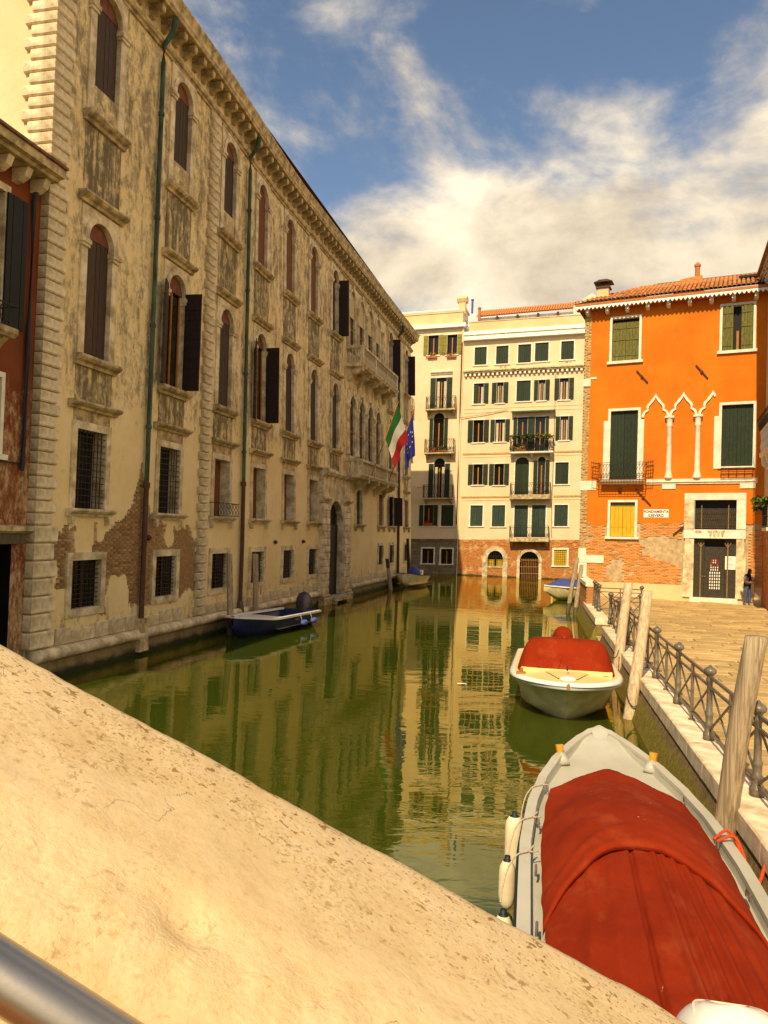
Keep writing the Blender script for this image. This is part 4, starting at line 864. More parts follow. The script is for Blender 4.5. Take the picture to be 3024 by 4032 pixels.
m = MB(CRM); m.holes(frange(-12, .74, 1.1), frange(3.2, 22.7, 1.3), hl, .003); m.build('wall', 'cream_plaster', nar)
m = MB(CRM); m.holes(frange(-12, .74, .8), frange(-1.5, 3.2, .6), NG, .0); m.box(-12, .74, -.05, .08, 3.12, 3.26); m.build('stone_base', 'dark_ashlar', nar)
for x in NW: green_window(CRM, nar, *x[:5], wleaf=x[5], leafm='olive_shutter', curtain=False)
for x in ND + XL: green_window(CRM, nar, *x[:5], wleaf=x[5], arch=x[6], sill=False, curtain=x[2] != 11.2)
for x in NL: green_window(CRM, nar, *x[:5], wleaf=x[5] if len(x) > 5 else None)
for x in NG:
    o = green_window(CRM, nar, *x, 'none', fr=.12, curtain=False)
h = MB(CRM); moulding(h, -2.25, -.2, 18.45, 18.75, .25); h.build('hood', 'white_stone', nar)
for z0, z1 in ((15.15, 16.3), (11.15, 12.4), (7.0, 8.2)):
    iron_balcony(CRM, nar, -2.5, .25, z0, z1, .8, .16, 'x', 2); iron_balcony(CRM, nar, -6.4, -3.75, z0, z1, .8, .16, 'x', 2)
h = MB(CRM); h.box(-12, .95, -2, .4, 22.72, 23.06); h.build('roof_band', 'white_paint', nar); h = MB(CRM); h.box(-12, .6, -1.5, .0, 23.061, 24.15); h.box(-12, .65, -1.6, .06, 24.151, 24.3); h.build('roof_parapet', 'terrace_plaster', nar)
h = MB(CRM); h.box(-12, .5, -3.6, -1.9, 24.0, 24.9); h.box(-12, .6, -4, -1.8, 24.901, 25.05); h.build('roof_terrace', 'white_paint', nar)
h = MB(CRM); h.box(-4.8, -.4, -1.88, -1.8, 24.31, 24.75); h.build('terrace_screen', 'terracotta', nar)
h = MB(CRM); h.box(.1, .72, -1.0, -.4, 24.1, 25.2); h.sweep([(-1.05, 25.2), (-.35, 25.2), (-.2, 25.5), (-.28, 25.75), (-1.12, 25.75), (-1.2, 25.5)], [-.05, .87]); h.build('chimney', 'terrace_plaster', nar)
h = MB(CRM); h.lathe([(.1, 24.3), (.1, 25.5), (.15, 25.52), (.15, 25.62)], (1.25, -1.2), 8); h.build('flue', 'fender_blue', nar)
h = MB(CRM); h.box(.62, .745, -.2, .14, 3.3, 22.7); h.build('pilaster', 'cream_plaster', nar)
h = MB(CRM)
for u in (-3.05, -2.65): h.lathe([(.11, 8.0), (.11, 8.02)], (u, .02), 8)
h.build('wall_vent', 'brown_shutter', nar)

# ---------------------------------------------------------------- orange house on the right
ORA = Fr((15.5, 38.2), 114.3, .018)
ora = thing('orange_house', ORA(-1, 0, .85), 'bright orange house with blind gothic arches and bare brick ground floor', 'building')
OA, OB = -5.67, 4.5
OW = [(-4.26, -2.91, 13.1, 15.33), (1.01, 2.39, 13.21, 15.43), (-4.22, -2.86, 6.95, 10.5), (1.08, 2.48, 7.5, 10.53), (-4.13, -2.9, 3.98, 5.76), (-.08, 1.83, 4.4, 5.85), (-.06, 1.85, 1.04, 3.95)]
m = MB(ORA)
m.mat(0).holes(frange(-5.32, OB, .8), frange(4.76, 16.1, .8), [h for h in OW if h[3] > 4.8], 0)
m.mat(1).holes(frange(-5.32, OB, .8), frange(1.62, 4.76, .6), [h for h in OW if h[2] < 4.76], -.05)
m.mat(2).holes(frange(OA, OB, .8), frange(-.9, 1.62, .5), [h for h in OW if h[2] < 1.5], .0)
m.mat(1).holes(frange(OA, -5.32, .2), frange(1.62, 16.1, .8), [], -.03)
m.mat(0).quad((OA, 0, -.9), (OA, 0, 16), (OA, -10, 16), (OA, -10, -.9))
# ragged lower edge of the orange plaster
for u in frange(-5.3, OB, .09):
    d = .05 + .09 * abs(nz(u * 2.3, 4)) + (.16 if -5.05 < u < -4.3 and nz(u * 3, 1) > -.2 else 0)
    if not any(h[0] - .16 < u + .045 < h[1] + .16 and h[2] < 4.7 < h[3] for h in OW): m.mat(0).box(u, u + .0895, -.049, .0, 4.76 - d, 4.76)
owall = m.build('wall', ['orange_plaster', 'mortar', 'terrace_plaster'], ora)
ob = bevel_box(.235, .05, .062, .008, 'brick', 'orange_brick'); cells = []
for r in range(41):
    z = 1.63 + r * .0755
    for q in range(40):
        u = -5.25 + q * .25 + (.125 if r % 2 else 0)
        if u > 3.2 or any(h[0] - .3 < u < h[1] + .3 and h[2] - .16 < z < h[3] + .12 for h in OW[4:]) or (-.68 < u < 2.5): continue
        f = nz(u * .55, z * .7, 2.2) + .4 * nz(u * 2, z * 3, 7)
        if f < -.22: continue                                  # skimmed with old render
        cells.append((u, z))
random.shuffle(cells)
for u, z in cells[:300]: piece('brick', ob, owall, ORA(u, -.05 - random.random() * .012, z), rz_of(ORA))
h = MB(ORA)
for u, z in cells[300:]: dn = random.random() * .014; h.box(u - .117, u + .117, -.05, -.004 - dn, z, z + .062)
h.mat(1)
for r in range(int(14.3 / .085)):
    z = 1.64 + r * .085
    if 4.6 < z < 4.7: continue
    for q in (0, 1):
        if random.random() < .93: a = OA + q * .175 + (.06 if r % 2 else 0); h.box(a + .004, min(a + .17, -5.325), -.03, .012 + random.random() * .012, z, z + .07)
h.build('brick_courses', ['orange_brick', 'pale_brick'], owall, kind='stuff')
for z0, z1, a, b in ((6.4, 6.9, OA - .02, -4.86), (11.9, 12.3, OA - .02, -5.3), (12.25, 12.36, -5.32, -5.0), (2.6, 3.0, OA - .02, -4.4), (3.0, 3.35, OA - .02, -5.3), (1.6, 2.6, OA - .02, -5.25)):
    h = MB(ORA); h.box(a, b, -.04, .035, z0, z1 - .01); h.build('corner_stone', 'white_stone', ora)
# eaves, saw-tooth fascia, rafters, roof
ET = 16.0
h = MB(ORA); h.sweep([(-.1, ET - .1), (.5, ET - .1), (.55, ET), (.6, ET + .02), (.6, ET + .14), (-.1, ET + .16)], [-6.1, OB]); h.build('eaves', 'terracotta', ora)
h = MB(ORA); n_ = 52
h.box(-6.1, OB, .56, .6, ET - .07, ET - .001)
for i in range(n_): a = -6.1 + (OB + 6.1) * i / n_; b = -6.1 + (OB + 6.1) * (i + 1) / n_; h.poly([(a, ET - .071), (b, ET - .071), ((a + b) / 2, ET - .2)], .565, .597)
h.build('fascia', 'white_paint', ora)
for i in range(9): u = -5.5 + i * 1.0; h = MB(ORA); h.sweep([(-.1, ET - .42), (.3, ET - .38), (.42, ET - .3), (.42, ET - .101), (-.1, ET - .101)], [u - .09, u + .09]); h.build('rafter_end', 'white_stone', ora)
RS = .42
def oroof(u, d, off=0): return (u, .62 - d, ET + .16 + d * RS + off)
m = MB(ORA); m.quad(oroof(-6.15, 0), oroof(OB, 0), oroof(OB, 6), oroof(-2.5, 6)); m.quad(oroof(-6.15, 0), oroof(-2.5, 6), oroof(-2.5, 6), (-6.15, -9, ET + .16)); oro = m.build('roof', 'dark_tile', ora)
cols = int((OB + 6.1) / .21); k = 0; rest = MB(ORA)
tl = MB(); tl.grid([[(.098 * math.cos(rad(a)) * (1 - .15 * y / .5), y * math.cos(math.atan(RS)), .085 * math.sin(rad(a)) + y * math.sin(math.atan(RS)) + .02) for a in range(0, 181, 30)] for y in (0, .5)]); tl.cur = 0; tile_me = tl.mesh('roof_tile', 'roof_tile', smooth=True)
for r in range(11):
    for c in range(cols):
        u = -6.05 + c * .21; d = r * .42
        if u < -6.1 + d * .62 or u > OB - .1: continue
        P = ORA(*oroof(u, d, .02 + random.uniform(-.008, .012)))
        if k < 300 and r < 7 and u < 3.2: piece('roof_tile', tile_me, oro, P, rz_of(ORA)); k += 1
        else: rest.grid([[(u + .098 * math.cos(rad(a)), .62 - d - y, ET + .16 + (d + y) * RS + .03 + .085 * math.sin(rad(a))) for a in range(0, 181, 45)] for y in (0, .44)])
rest.build('tile_courses', 'roof_tile', oro, kind='stuff')
h = MB(ORA); h.box(-5.2, -4.62, -1.3, -.75, 16.2, 17.3); ch = h.build('chimney', 'terrace_plaster', ora)
h = MB(ORA); h.box(-5.28, -4.54, -1.38, -.67, 17.3, 17.38); h.box(-5.05, -4.75, -1.2, -.85, 17.381, 17.6); h.poly([(-5.4, 17.6), (-4.42, 17.6), (-4.7, 17.72), (-5.1, 17.72)], -1.45, -.6); h.build('chimney_cap', 'brown_pipe', ch)
h = MB(ORA); h.lathe([(.13, 17.6), (.13, 18.75), (.17, 18.78), (.17, 18.9), (.02, 19.05)], (-.35, -3.6), 8); h.build('flue', 'terracotta', ora)
h = MB(ORA); h.box(1.7, 2.7, -2.5, -1.9, 17.38, 17.5); h.build('skylight', 'dark_interior', ora)
h = MB(ORA); h.poly([(-1.6, 17.6), (-.0, 17.6), (-.1, 18.25), (-1.2, 18.12)], -4.4, -3.4); h.build('dormer', 'roof_tile', ora)
# windows
def leaf_up(mb, u0, u1, z0, z1, n): planks(mb, u0, u1, z0, z1, n, 4, .03); [mb.box(u0 + .03, u1 - .03, n + .035, n + .06, z0 + (z1 - z0) * q - .03, z0 + (z1 - z0) * q + .03) for q in (.15, .55, .85)]
def stone_frame(x, fr, n=.05, sill=.0, depth=.3, top=None):
    a, b, c, d = x; m = MB(ORA); m.box(a - fr, a, -depth, n, c, d); m.box(b, b + fr, -depth, n, c, d); m.box(a - fr, b + fr, -depth, n + .004, d + .001, d + fr)
    if sill: m.box(a - fr - .1, b + fr + .1, -depth, n + .07, c - sill, c - .001)
    o = m.build('window', 'white_stone', ora); h = MB(ORA); h.quad((a, -depth + .02, c), (b, -depth + .02, c), (b, -depth + .02, d), (a, -depth + .02, d)); h.build('pane', 'dark_interior', o); return o
o = stone_frame(OW[0], .12, sill=.14)
for s0, s1 in ((-4.25, -3.59), (-3.58, -2.92)): h = MB(ORA); leaf_up(h, s0, s1, 13.12, 15.15, -.16); h.build('shutter', 'worn_green_shutter', o)
o = stone_frame(OW[1], .12, sill=.14)
for s0, s1 in ((1.03, 1.5), (1.86, 2.37)): h = MB(ORA); leaf_up(h, s0, s1, 13.1, 15.4, .06); h.build('shutter', 'worn_green_shutter', o)
h = MB(ORA); h.box(1.65, 1.76, -.2, -.14, 13.21, 14.2); h.build('sash', 'frame_wood', o)
for x in (OW[2], OW[3]):
    o = stone_frame(x, .13, sill=0.0)
    h = MB(ORA); a, b, c, d = x; h.box(a - .34, a - .131, -.2, .048, c - (.1 if c > 7 else 0), 10.0); 
    if c < 7: h.box(b + .131, b + .3, -.2, .048, c, 10.0)
    h.build('stone_jamb', 'white_stone', o)
    for s0, s1 in ((a + .01, (a + b) / 2 - .004), ((a + b) / 2 + .004, b - .01)): h = MB(ORA); planks(h, s0, s1, c + .01, d - .01, -.16, 4, .03); h.build('shutter', 'green_shutter', o)
    if c > 7: h = MB(ORA); h.box(a - .14, b + .14, -.2, .1, c - .1, c - .002); h.build('sill', 'white_stone', o)
h = MB(ORA)                                                   # iron cradle under the right window
for z in (7.05, 7.22, 7.4): h.bar((1.1, .28, z), (2.5, .28, z), .03)
for u in (1.1, 1.45, 1.8, 2.15, 2.5): h.bar((u, .28, 7.02), (u, .28, 7.42), .03); h.bar((u, .28, 7.05), (u, .0, 7.05), .025)
h.build('flower_cradle', 'iron', ora)
h = MB(ORA)                                                   # rectangular cage balcony at the left window
for z in (6.62, 6.75, 6.88, 7.0, 7.66, 7.76): h.bar((-4.72, .6, z), (-2.38, .6, z), .022)
for u in (-4.72, -2.38):
    for z in (6.62, 6.88, 7.66, 7.76): h.bar((u, .6, z), (u, 0, z), .025)
for i in range(17): u = -4.72 + i * 2.34 / 16; h.bar((u, .6, 6.62), (u, .6, 7.76), .016)
for i in range(16): u = -4.72 + (i + .5) * 2.34 / 16; h.tube([(u - .07, .6, 7.02), (u + .06, .6, 7.2), (u - .06, .6, 7.42), (u + .07, .6, 7.64)], .01, 4)
for sx, u in ((-1, -4.72), (1, -2.38)):
    for z in (6.98, 7.5, 7.74): h.bar((u, .58, z), (u + sx * .34, .58, z + .06), .02); h.bar((u + sx * .34, .58, z + .06), (u + sx * .34, .15, z + .06), .02); h.bar((u, .15, z), (u + sx * .34, .15, z + .06), .02)
    for q in (.12, .24, .34): h.bar((u + sx * q, .58, 6.95), (u + sx * q, .58, 7.85), .016)
h.build('cage_balcony', 'iron', ora)
h = MB(ORA); h.sweep([(-.02, 6.68), (.28, 6.7), (.5, 6.8), (.55, 6.9), (-.02, 6.9)], [-4.6, -2.5]); h.build('balcony_slab', 'white_stone', ora)
h = MB(ORA); h.sweep([(-.02, 6.66), (.06, 6.66), (.07, 6.74), (.13, 6.76), (.13, 6.82), (.08, 6.84), (.1, 6.92), (-.02, 6.92)], [-2.38, 2.72]); h.box(-1.62, -.98, -.02, .05, 6.42, 6.659); h.box(1.95, 2.65, -.02, .05, 6.42, 6.659); h.build('string_course', 'white_stone', ora)
# gothic arches: two whole, the third broken off
def ogee(uc, hw, zs, zp, off):
    P = []
    for k in range(13):
        t = k / 12; 
        if t < .30: q = t / .30; x = hw + off - .02 * q; x = (hw + off) * (1 - .42 * q * q) ; z = zs + (.30 + off * .6) * math.sin(q * math.pi / 2)
        elif t < .72: q = (t - .30) / .42; a = q * math.pi / 2; x = (hw + off) * .58 + (.05 + off * .3) * math.sin(q * math.pi) - (hw * .58 - .16) * q * q; z = zs + .30 + off * .6 + .42 * q
        else: q = (t - .72) / .28; x = (.16 + off * 1.0) * (1 - q) ** 1.3 ; z = zs + .72 + off * .6 + (zp - zs - .72 + off * .4) * q
        P.append((x, z))
    return P
for uc, left, right in ((-2.02, True, True), (-.7, True, True), (.66, True, False)):
    h = MB(ORA); I = ogee(uc, .55, 10.1, 11.1, 0); O_ = ogee(uc, .55, 10.1, 11.18, .12)
    if left: h.ribbon([(uc - x, z) for x, z in I], [(uc - x, z) for x, z in O_], -.02, .07)
    if right: h.ribbon([(uc + x, z) for x, z in I], [(uc + x, z) for x, z in O_], -.02, .068)
    else: h.ribbon([(uc + x, z) for x, z in I[10:]], [(uc + x, z) for x, z in O_[10:]], -.02, .068)
    h.build('gothic_arch', 'white_stone', ora)
for uc in (-1.33, 0.0):
    h = MB(ORA); h.lathe([(.2, 6.93), (.2, 7.05), (.17, 7.1), (.18, 7.16), (.14, 7.22), (.135, 7.4), (.125, 9.55), (.145, 9.58), (.145, 9.64), (.13, 9.68), (.15, 9.85), (.19, 9.98), (.2, 10.02), (.2, 10.1)], (uc, .03), 14); h.build('column', 'white_stone', ora, True)
    h = MB(ORA); h.box(uc - .22, uc + .22, -.02, .24, 10.0, 10.1); h.build('capital', 'white_stone', ora)
    h = MB(ORA); h.box(uc - .21, uc - .19, -.01, .012, 7.0, 9.9); h.box(uc + .19, uc + .21, -.01, .012, 7.0, 9.9); h.build('column_fillet', 'orange_plaster', ora)
# yellow shuttered window
o = stone_frame(OW[4], .12, sill=.12)
for s0, s1 in ((-4.12, -3.52), (-3.51, -2.91)): h = MB(ORA); planks(h, s0, s1, 4.0, 5.55, -.12, 3, .03); h.box(s0 + .01, s1 - .02, -.085, -.075, 4.47, 4.51); h.build('shutter', 'yellow_shutter', o)
h = MB(ORA); h.box(-4.13, -2.9, -.14, -.1, 5.56, 5.75); h.build('blind_top', 'worn_green_shutter', o)
# iron ties
for (a, b), (c, d) in (((-2.99, 12.54), (-2.44, 11.89)), ((-.16, 12.61), (.4, 11.91)), ((-2.89, 6.42), (-2.14, 5.6)), ((-.28, 4.78), (-1.04, 4.12))):
    h = MB(ORA); h.bar((a, .05, b), (c, .05, d), .06); h.bar(((a + c) / 2 - .04, .07, (b + d) / 2 + .05), ((a + c) / 2 + .04, .07, (b + d) / 2 - .05), .1); h.build('wall_tie', 'brown_pipe', ora)
h = MB(ORA); h.lathe([(.07, 6.28), (.09, 6.4), (.06, 6.46)], (-3.67, .08), 8); h.build('lamp_stub', 'brown_pipe', ora)
# stone doorway
m = MB(ORA); D = [(-.54, -.081, 4.42, 5.86), (1.831, 2.25, 4.42, 5.86), (-.54, 2.25, 5.861, 6.2), (-.54, 2.25, 3.96, 4.399), (-.48, -.061, 3.1, 3.959), (1.851, 2.2, 3.1, 3.959), (-.54, -.061, 1.05, 3.099), (1.851, 2.27, 1.05, 3.099)]
dr = None
for i, (a, b, c, d) in enumerate(D):
    h = MB(ORA); h.box(a, b, -.35, .10 + .006 * (i % 3), c, d - .006)
    if dr is None: dr = h.build('doorway', 'istrian_stone', ora)
    else: h.build('stone_block', 'white_stone' if i < 4 else 'istrian_stone', dr)
h = MB(ORA); h.box(-.2, 1.95, -.35, .22, .6, 1.04); h.build('door_step', 'white_stone', dr)
h = MB(ORA); h.box(-.3, 2.1, .1, .15, 3.965, 4.03); h.build('lintel_moulding', 'white_stone', dr)
h = MB(ORA)
for k, u in enumerate((.62, .80, .98, 1.16)): h.poly([(u, 4.34), (u + .14, 4.34), (u + .1, 4.05), (u + .02, 4.12)], .1, .15)
for u in (.60, .93, 1.28): h.lathe([(.02, 4.28), (.05, 4.31), (.05, 4.36), (.02, 4.38)], (u, .12), 6)
h.build('carved_relief', 'istrian_stone', dr)
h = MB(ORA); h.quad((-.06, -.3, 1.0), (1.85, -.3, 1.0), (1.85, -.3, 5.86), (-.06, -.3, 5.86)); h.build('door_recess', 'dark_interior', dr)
h = MB(ORA); h.box(-.05, .42, -.2, -.14, 1.06, 3.9); h.box(.43, 1.35, -.2, -.13, 1.06, 3.55); h.box(1.36, 1.84, -.2, -.14, 1.06, 3.9); h.build('door', 'door_metal', dr)
h = MB(ORA); h.box(-.04, 1.8, -.2, -.15, 4.45, 5.45); h.build('transom_panel', 'door_metal', dr)
h = MB(ORA)
for i in range(19): u = 0.0 + i * .1; h.tube([(u - .03, -.13, 4.45), (u + .05, -.13, 4.68), (u - .04, -.13, 4.95), (u + .05, -.13, 5.2), (u - .02, -.13, 5.45)], .012, 4)
for z in (4.6, 4.9, 5.2): h.bar((-.04, -.12, z), (1.8, -.12, z), .015)
h.build('transom_grille', 'brown_pipe', dr)
h = MB(ORA)
for u in (.26, 1.48):
    h.bar((u, -.08, 1.04), (u, -.08, 3.75), .055); h.bar((u, -.08, 3.5), (u - .14, -.08, 3.74), .035); h.bar((u, -.08, 3.5), (u + .14, -.08, 3.74), .035); h.bar((u, -.08, 4.45), (u, -.08, 5.6), .04)
h.build('door_bar', 'bar_brown', dr)
h = MB(ORA)                                                   # pierced white panel of the door
for i in range(5):
    for j in range(6):
        u, z = .70 + i * .105, 1.45 + j * .15
        h.lathe([(.0, z), (.03, z + .02), (.03, z + .10), (.0, z + .125)], (u, -.12), 6)
for i in range(4):
    for j in range(5):
        u, z = .74 + i * .1, 2.36 + j * .12
        if 1.8 < (abs(u - .9) + abs(z - 2.78)) * 10 < 2.6: continue
        h.lathe([(.0, z), (.028, z + .02), (.028, z + .08), (.0, z + .1)], (u, -.12), 6)
h.build('door_lattice', 'sign_white', dr)
h = MB(ORA); h.ring(.90, 2.76, .15, .2, -.13, -.09, 16, 0, 360); h.build('door_wreath', 'geranium', dr)
h = MB(ORA); h.lathe([(.0, 2.05), (.035, 2.08), (.0, 2.11)], (.46, -.1), 8); h.lathe([(.0, 2.05), (.035, 2.08), (.0, 2.11)], (.36, -.1), 8); h.build('door_knob', 'wood_knob', dr)

# lettering as flat mesh
def text_mesh(name, body, size, mat, F, u, z, n, par=None, align='CENTER', sx=1):
    cu_ = bpy.data.curves.new(name, 'FONT'); cu_.body = body; cu_.size = size; cu_.align_x = align; cu_.extrude = .002; cu_.offset = size * .03
    t = bpy.data.objects.new(name, cu_); COL.objects.link(t); dg = bpy.context.evaluated_depsgraph_get(); me = bpy.data.meshes.new_from_object(t.evaluated_get(dg)); bpy.data.objects.remove(t); bpy.data.curves.remove(cu_)
    o0 = org(par) if par else Vector((0, 0, 0))
    for v in me.vertices: x, y, q = v.co; v.co = F(u + x * sx, n + q, z + y) - o0
    me.materials.clear(); me.materials.append(MATS[mat]); o = bpy.data.objects.new(name, me); COL.objects.link(o)
    if par: o.parent = par
    return o
sg = thing('street_sign', ORA(-1.87, .02, 5.2), 'white painted street name panel on the orange wall beside the doorway', 'sign')
h = MB(ORA); h.box(-2.49, -1.26, -.01, .012, 4.97, 5.41); h.build('panel', 'sign_white', sg)
h = MB(ORA)
for a, b, c, d in ((-2.49, -1.26, 4.97, 4.98), (-2.49, -1.26, 5.40, 5.41), (-2.49, -2.48, 4.981, 5.399), (-1.27, -1.26, 4.981, 5.399)): h.box(a, b, .005, .016, c, d)
h.build('border', 'sign_ink', sg)
text_mesh('lettering', 'FONDAMENTA', .18, 'sign_ink', ORA, -1.875, 5.215, .016, sg, sx=.97); text_mesh('lettering', 'S.SEVERO', .18, 'sign_ink', ORA, -1.875, 5.02, .016, sg, sx=1.0)
sg = thing('house_number', ORA(.13, .12, 4.28), 'small oval painted house number on the door lintel', 'sign')
h = MB(ORA); h.ring(.13, 4.28, .06, .068, .105, .112, 20, 0, 360); 
h.k = [(.13 + (a - .13) * 2.4, b, c) for a, b, c in h.k]; h.v = [ORA(*k) for k in h.k]; h.build('oval', 'sign_rust', sg)
text_mesh('lettering', '5136', .11, 'sign_rust', ORA, .13, 4.245, .112, sg)
nt_ = thing('paper_notice', ORA(1.62, -.1, 3.0), 'white paper notice fixed to the dark door', 'notice'); h = MB(ORA); h.box(1.37, 1.84, -.115, -.105, 2.45, 3.1); h.build('sheet', 'sign_white', nt_)
h = MB(ORA)
for i in range(9):
    z = 2.98 - i * .055
    if i % 4 != 3: h.box(1.43, 1.6 + .18 * random.random(), -.104, -.102, z, z + .012)
h.build('lettering', 'sign_ink', nt_)
nt_ = thing('meter_box', ORA(2.45, .1, 1.6), 'pale utility box with two dark dials beside the man', 'box')
h = MB(ORA); h.box(2.2, 2.66, .0, .16, 1.3, 2.1); h.box(2.18, 2.68, .0, .2, 2.1, 2.16); h.build('housing', 'box_cream', nt_)
for u in (2.33, 2.53): h = MB(ORA); h.ring(u, 1.97, .0, .06, .155, .17, 12, 0, 360); h.build('dial', 'sign_ink', nt_)

# ---------------------------------------------------------------- house at the right edge
RGT = Fr((18.10, 36.6), 20.4)
rgt = thing('right_house', RGT(-4, 0, .85), 'pale house with dentilled eaves and stone balcony at the right edge', 'building')
m = MB(RGT); m.holes(frange(-16, 1.0, 1.0), frange(4.6, 16.6, 1.0), [(-4.9, -3.9, 12.0, 14.6), (-3.4, -2.4, 8.0, 10.9)], 0); m.quad((1, 0, 4.6), (1, 0, 16.6), (1, 8, 16.6), (1, 8, 4.6)); m.build('wall', 'right_plaster', rgt)
m = MB(RGT); m.holes(frange(-16, 1.0, 1.0), frange(.5, 4.6, .6), [(-4.2, -3.5, 2.3, 3.6)], -.0); m.quad((1, 0, .5), (1, 0, 4.6), (1, 8, 4.6), (1, 8, .5)); m.build('brick_base', 'far_brick', rgt)
# the wall faces the canal: its outside is towards -n
h = MB(RGT); h.sweep([(.1, 16.5), (-.26, 16.5), (-.3, 16.62), (-.36, 16.65), (-.36, 16.85), (.1, 16.95)], [-16, 1.3]); h.build('eaves', 'dirty_stone', rgt)
for i in range(22): u = .8 - i * .42; h = MB(RGT); h.sweep([(.02, 16.1), (-.12, 16.15), (-.2, 16.3), (-.22, 16.498), (.02, 16.498)], [u - .1, u + .1]); h.build('modillion', 'istrian_stone', rgt)
h = MB(RGT); h.quad((-16, -.5, 16.96), (1.3, -.5, 16.96), (1.3, 6, 19.2), (-16, 6, 19.2)); h.build('roof', 'roof_tile', rgt)
h = MB(RGT); h.box(-5.1, -3.7, -.06, .2, 11.85, 12.0); h.box(-5.05, -4.901, -.03, .2, 12.001, 14.6); h.box(-3.899, -3.75, -.03, .2, 12.001, 14.6); h.box(-5.05, -3.75, -.032, .2, 14.601, 14.75); o = h.build('window', 'istrian_stone', rgt)
for a, b in ((-5.4, -4.92), (-3.88, -3.4)): h = MB(RGT); planks(h, a, b, 12.02, 14.58, -.1, 3, .03); h.build('shutter', 'dark_shutter', o)
h = MB(RGT); h.quad((-4.9, .15, 12), (-3.9, .15, 12), (-3.9, .15, 14.6), (-4.9, .15, 14.6)); h.build('pane', 'pane_glass', o)
h = MB(RGT); h.box(-3.62, -3.401, -.05, .2, 8, 10.4); h.box(-2.399, -2.18, -.05, .2, 8, 10.4); h.spandrel(-3.4, -2.4, 10.4, 11.1, .2, -.06, .2); o = h.build('window', 'white_stone', rgt); h = MB(RGT); h.quad((-3.4, .15, 8), (-2.4, .15, 8), (-2.4, .15, 10.95), (-3.4, .15, 10.95)); h.build('pane', 'pane_glass', o)
h = MB(RGT); h.sweep([(.02, 7.75), (-.33, 7.75), (-.4, 7.82), (-.4, 7.95), (.02, 7.95)], [-6.0, -1.3]); o = h.build('balcony', 'white_stone', rgt)
h = MB(RGT); h.box(-6, -1.3, -.38, -.25, 8.85, 8.98); h.box(-1.45, -1.3, -.249, 0, 8.85, 8.979); h.build('handrail', 'white_stone', o)
me = MB(); me.lathe([(.06, 0), (.03, .1), (.07, .32), (.03, .6), (.06, .89)], (0, 0), 8); me = me.mesh('baluster', 'white_stone', smooth=True)
for i in range(22): piece('baluster', me, o, RGT(-1.38 - i * .21, -.315, 7.95))
for u in (-1.6, -3.3, -5.2): h = MB(RGT); h.sweep([(.02, 7.2), (-.1, 7.22), (-.3, 7.4), (-.32, 7.6), (-.32, 7.749), (.02, 7.749)], [u - .15, u + .15]); h.build('bracket', 'white_stone', o)
h = MB(RGT)
for z in (9.15, 9.35, 9.55): h.bar((-6, -.4, z), (-1.3, -.4, z), .02); h.bar((-1.3, -.4, z), (-1.3, 0, z), .02)
for i in range(24): u = -1.3 - i * .2; h.tube([(u, -.4, 8.98), (u, -.46, 9.25), (u, -.52, 9.5), (u, -.46, 9.6)], .012, 4)
h.build('balcony_spikes', 'iron', o)
h = MB(RGT); h.box(-4.9, -3.2, -.42, .0, 4.35, 4.5); o = h.build('balcony', 'white_stone', rgt); h = MB(RGT)
for z in (4.55, 5.0, 5.45): h.bar((-4.88, -.4, z), (-3.22, -.4, z), .025); h.bar((-3.22, -.4, z), (-3.22, 0, z), .025)
for i in range(10): u = -4.88 + i * .184; h.bar((u, -.4, 4.5), (u, -.4, 5.45), .02)
h.build('balcony_railing', 'iron', o)
h = MB(RGT); h.box(-4.25, -3.45, -.05, .2, 2.2, 2.3); h.box(-4.25, -4.2, -.05, .2, 2.301, 3.6); h.box(-3.5, -3.45, -.05, .2, 2.301, 3.6); o = h.build('window', 'istrian_stone', rgt); h = MB(RGT); h.quad((-4.2, .1, 2.3), (-3.5, .1, 2.3), (-3.5, .1, 3.6), (-4.2, .1, 3.6)); h.build('pane', 'dark_interior', o)

# ---------------------------------------------------------------- fondamenta (quay) with kerb, paving, railing
QY = Fr((2.424, 0), 11.05)            # u along the quay edge, n inland
PZ = .85
quay = thing('pavement', QY(10, 0, 0), None, None); quay['kind'] = 'structure'
m = MB(QY)
for a, b in ((-12, 26.5), (29.2, 41)): m.sweep([(.5, -1.2), (-.34, -1.2), (-.26, -.1), (-.12, .3), (.0, .6), (.5, .6)], [a, b])
m.box(26.5, 29.2, .9, 1.4, -1.2, .6); m.build('quay_wall', 'algae_wall', quay)
m = MB(QY); m.box(-12, 26.5, .45, 60, .3, PZ - .035); m.box(26.5, 29.2, .9, 60, .3, PZ - .036); m.box(29.2, 60, .45, 60, .3, PZ - .035); m.build('bedding', 'mortar', quay)
kb = {}
u = -3.0; i = 0
while u < 35:
    ln = (1.25, 1.5, 1.05, 1.7)[i % 4]; i += 1
    if u < 26.5 < u + ln: ln = 26.5 - u
    if not (26.45 < u < 29.2):
        k = round(ln, 2)
        if k not in kb:
            b_ = MB(); q = .02; n0, n1, z0, z1 = -.04, .45, -.245, 0
            b_.sweep([(-n1, z0), (-n1, z1), (-(n0 + q), z1), (-n0, z1 - q), (-n0, z0)], [.004, ln - .004]); kb[k] = b_.mesh('kerb_stone', 'kerb_white')
        piece('kerb_stone', kb[k], quay, QY(u, 0, PZ + random.uniform(-.004, .004)), rz_of(QY)); u += ln
    else: u = 29.2
# water stairs in the gap
for j in range(3): h = MB(QY); h.box(26.52, 29.18, .0 + j * .3, .31 + j * .3, -.8, .18 + j * .22); h.build('water_step', 'dirty_stone', quay)
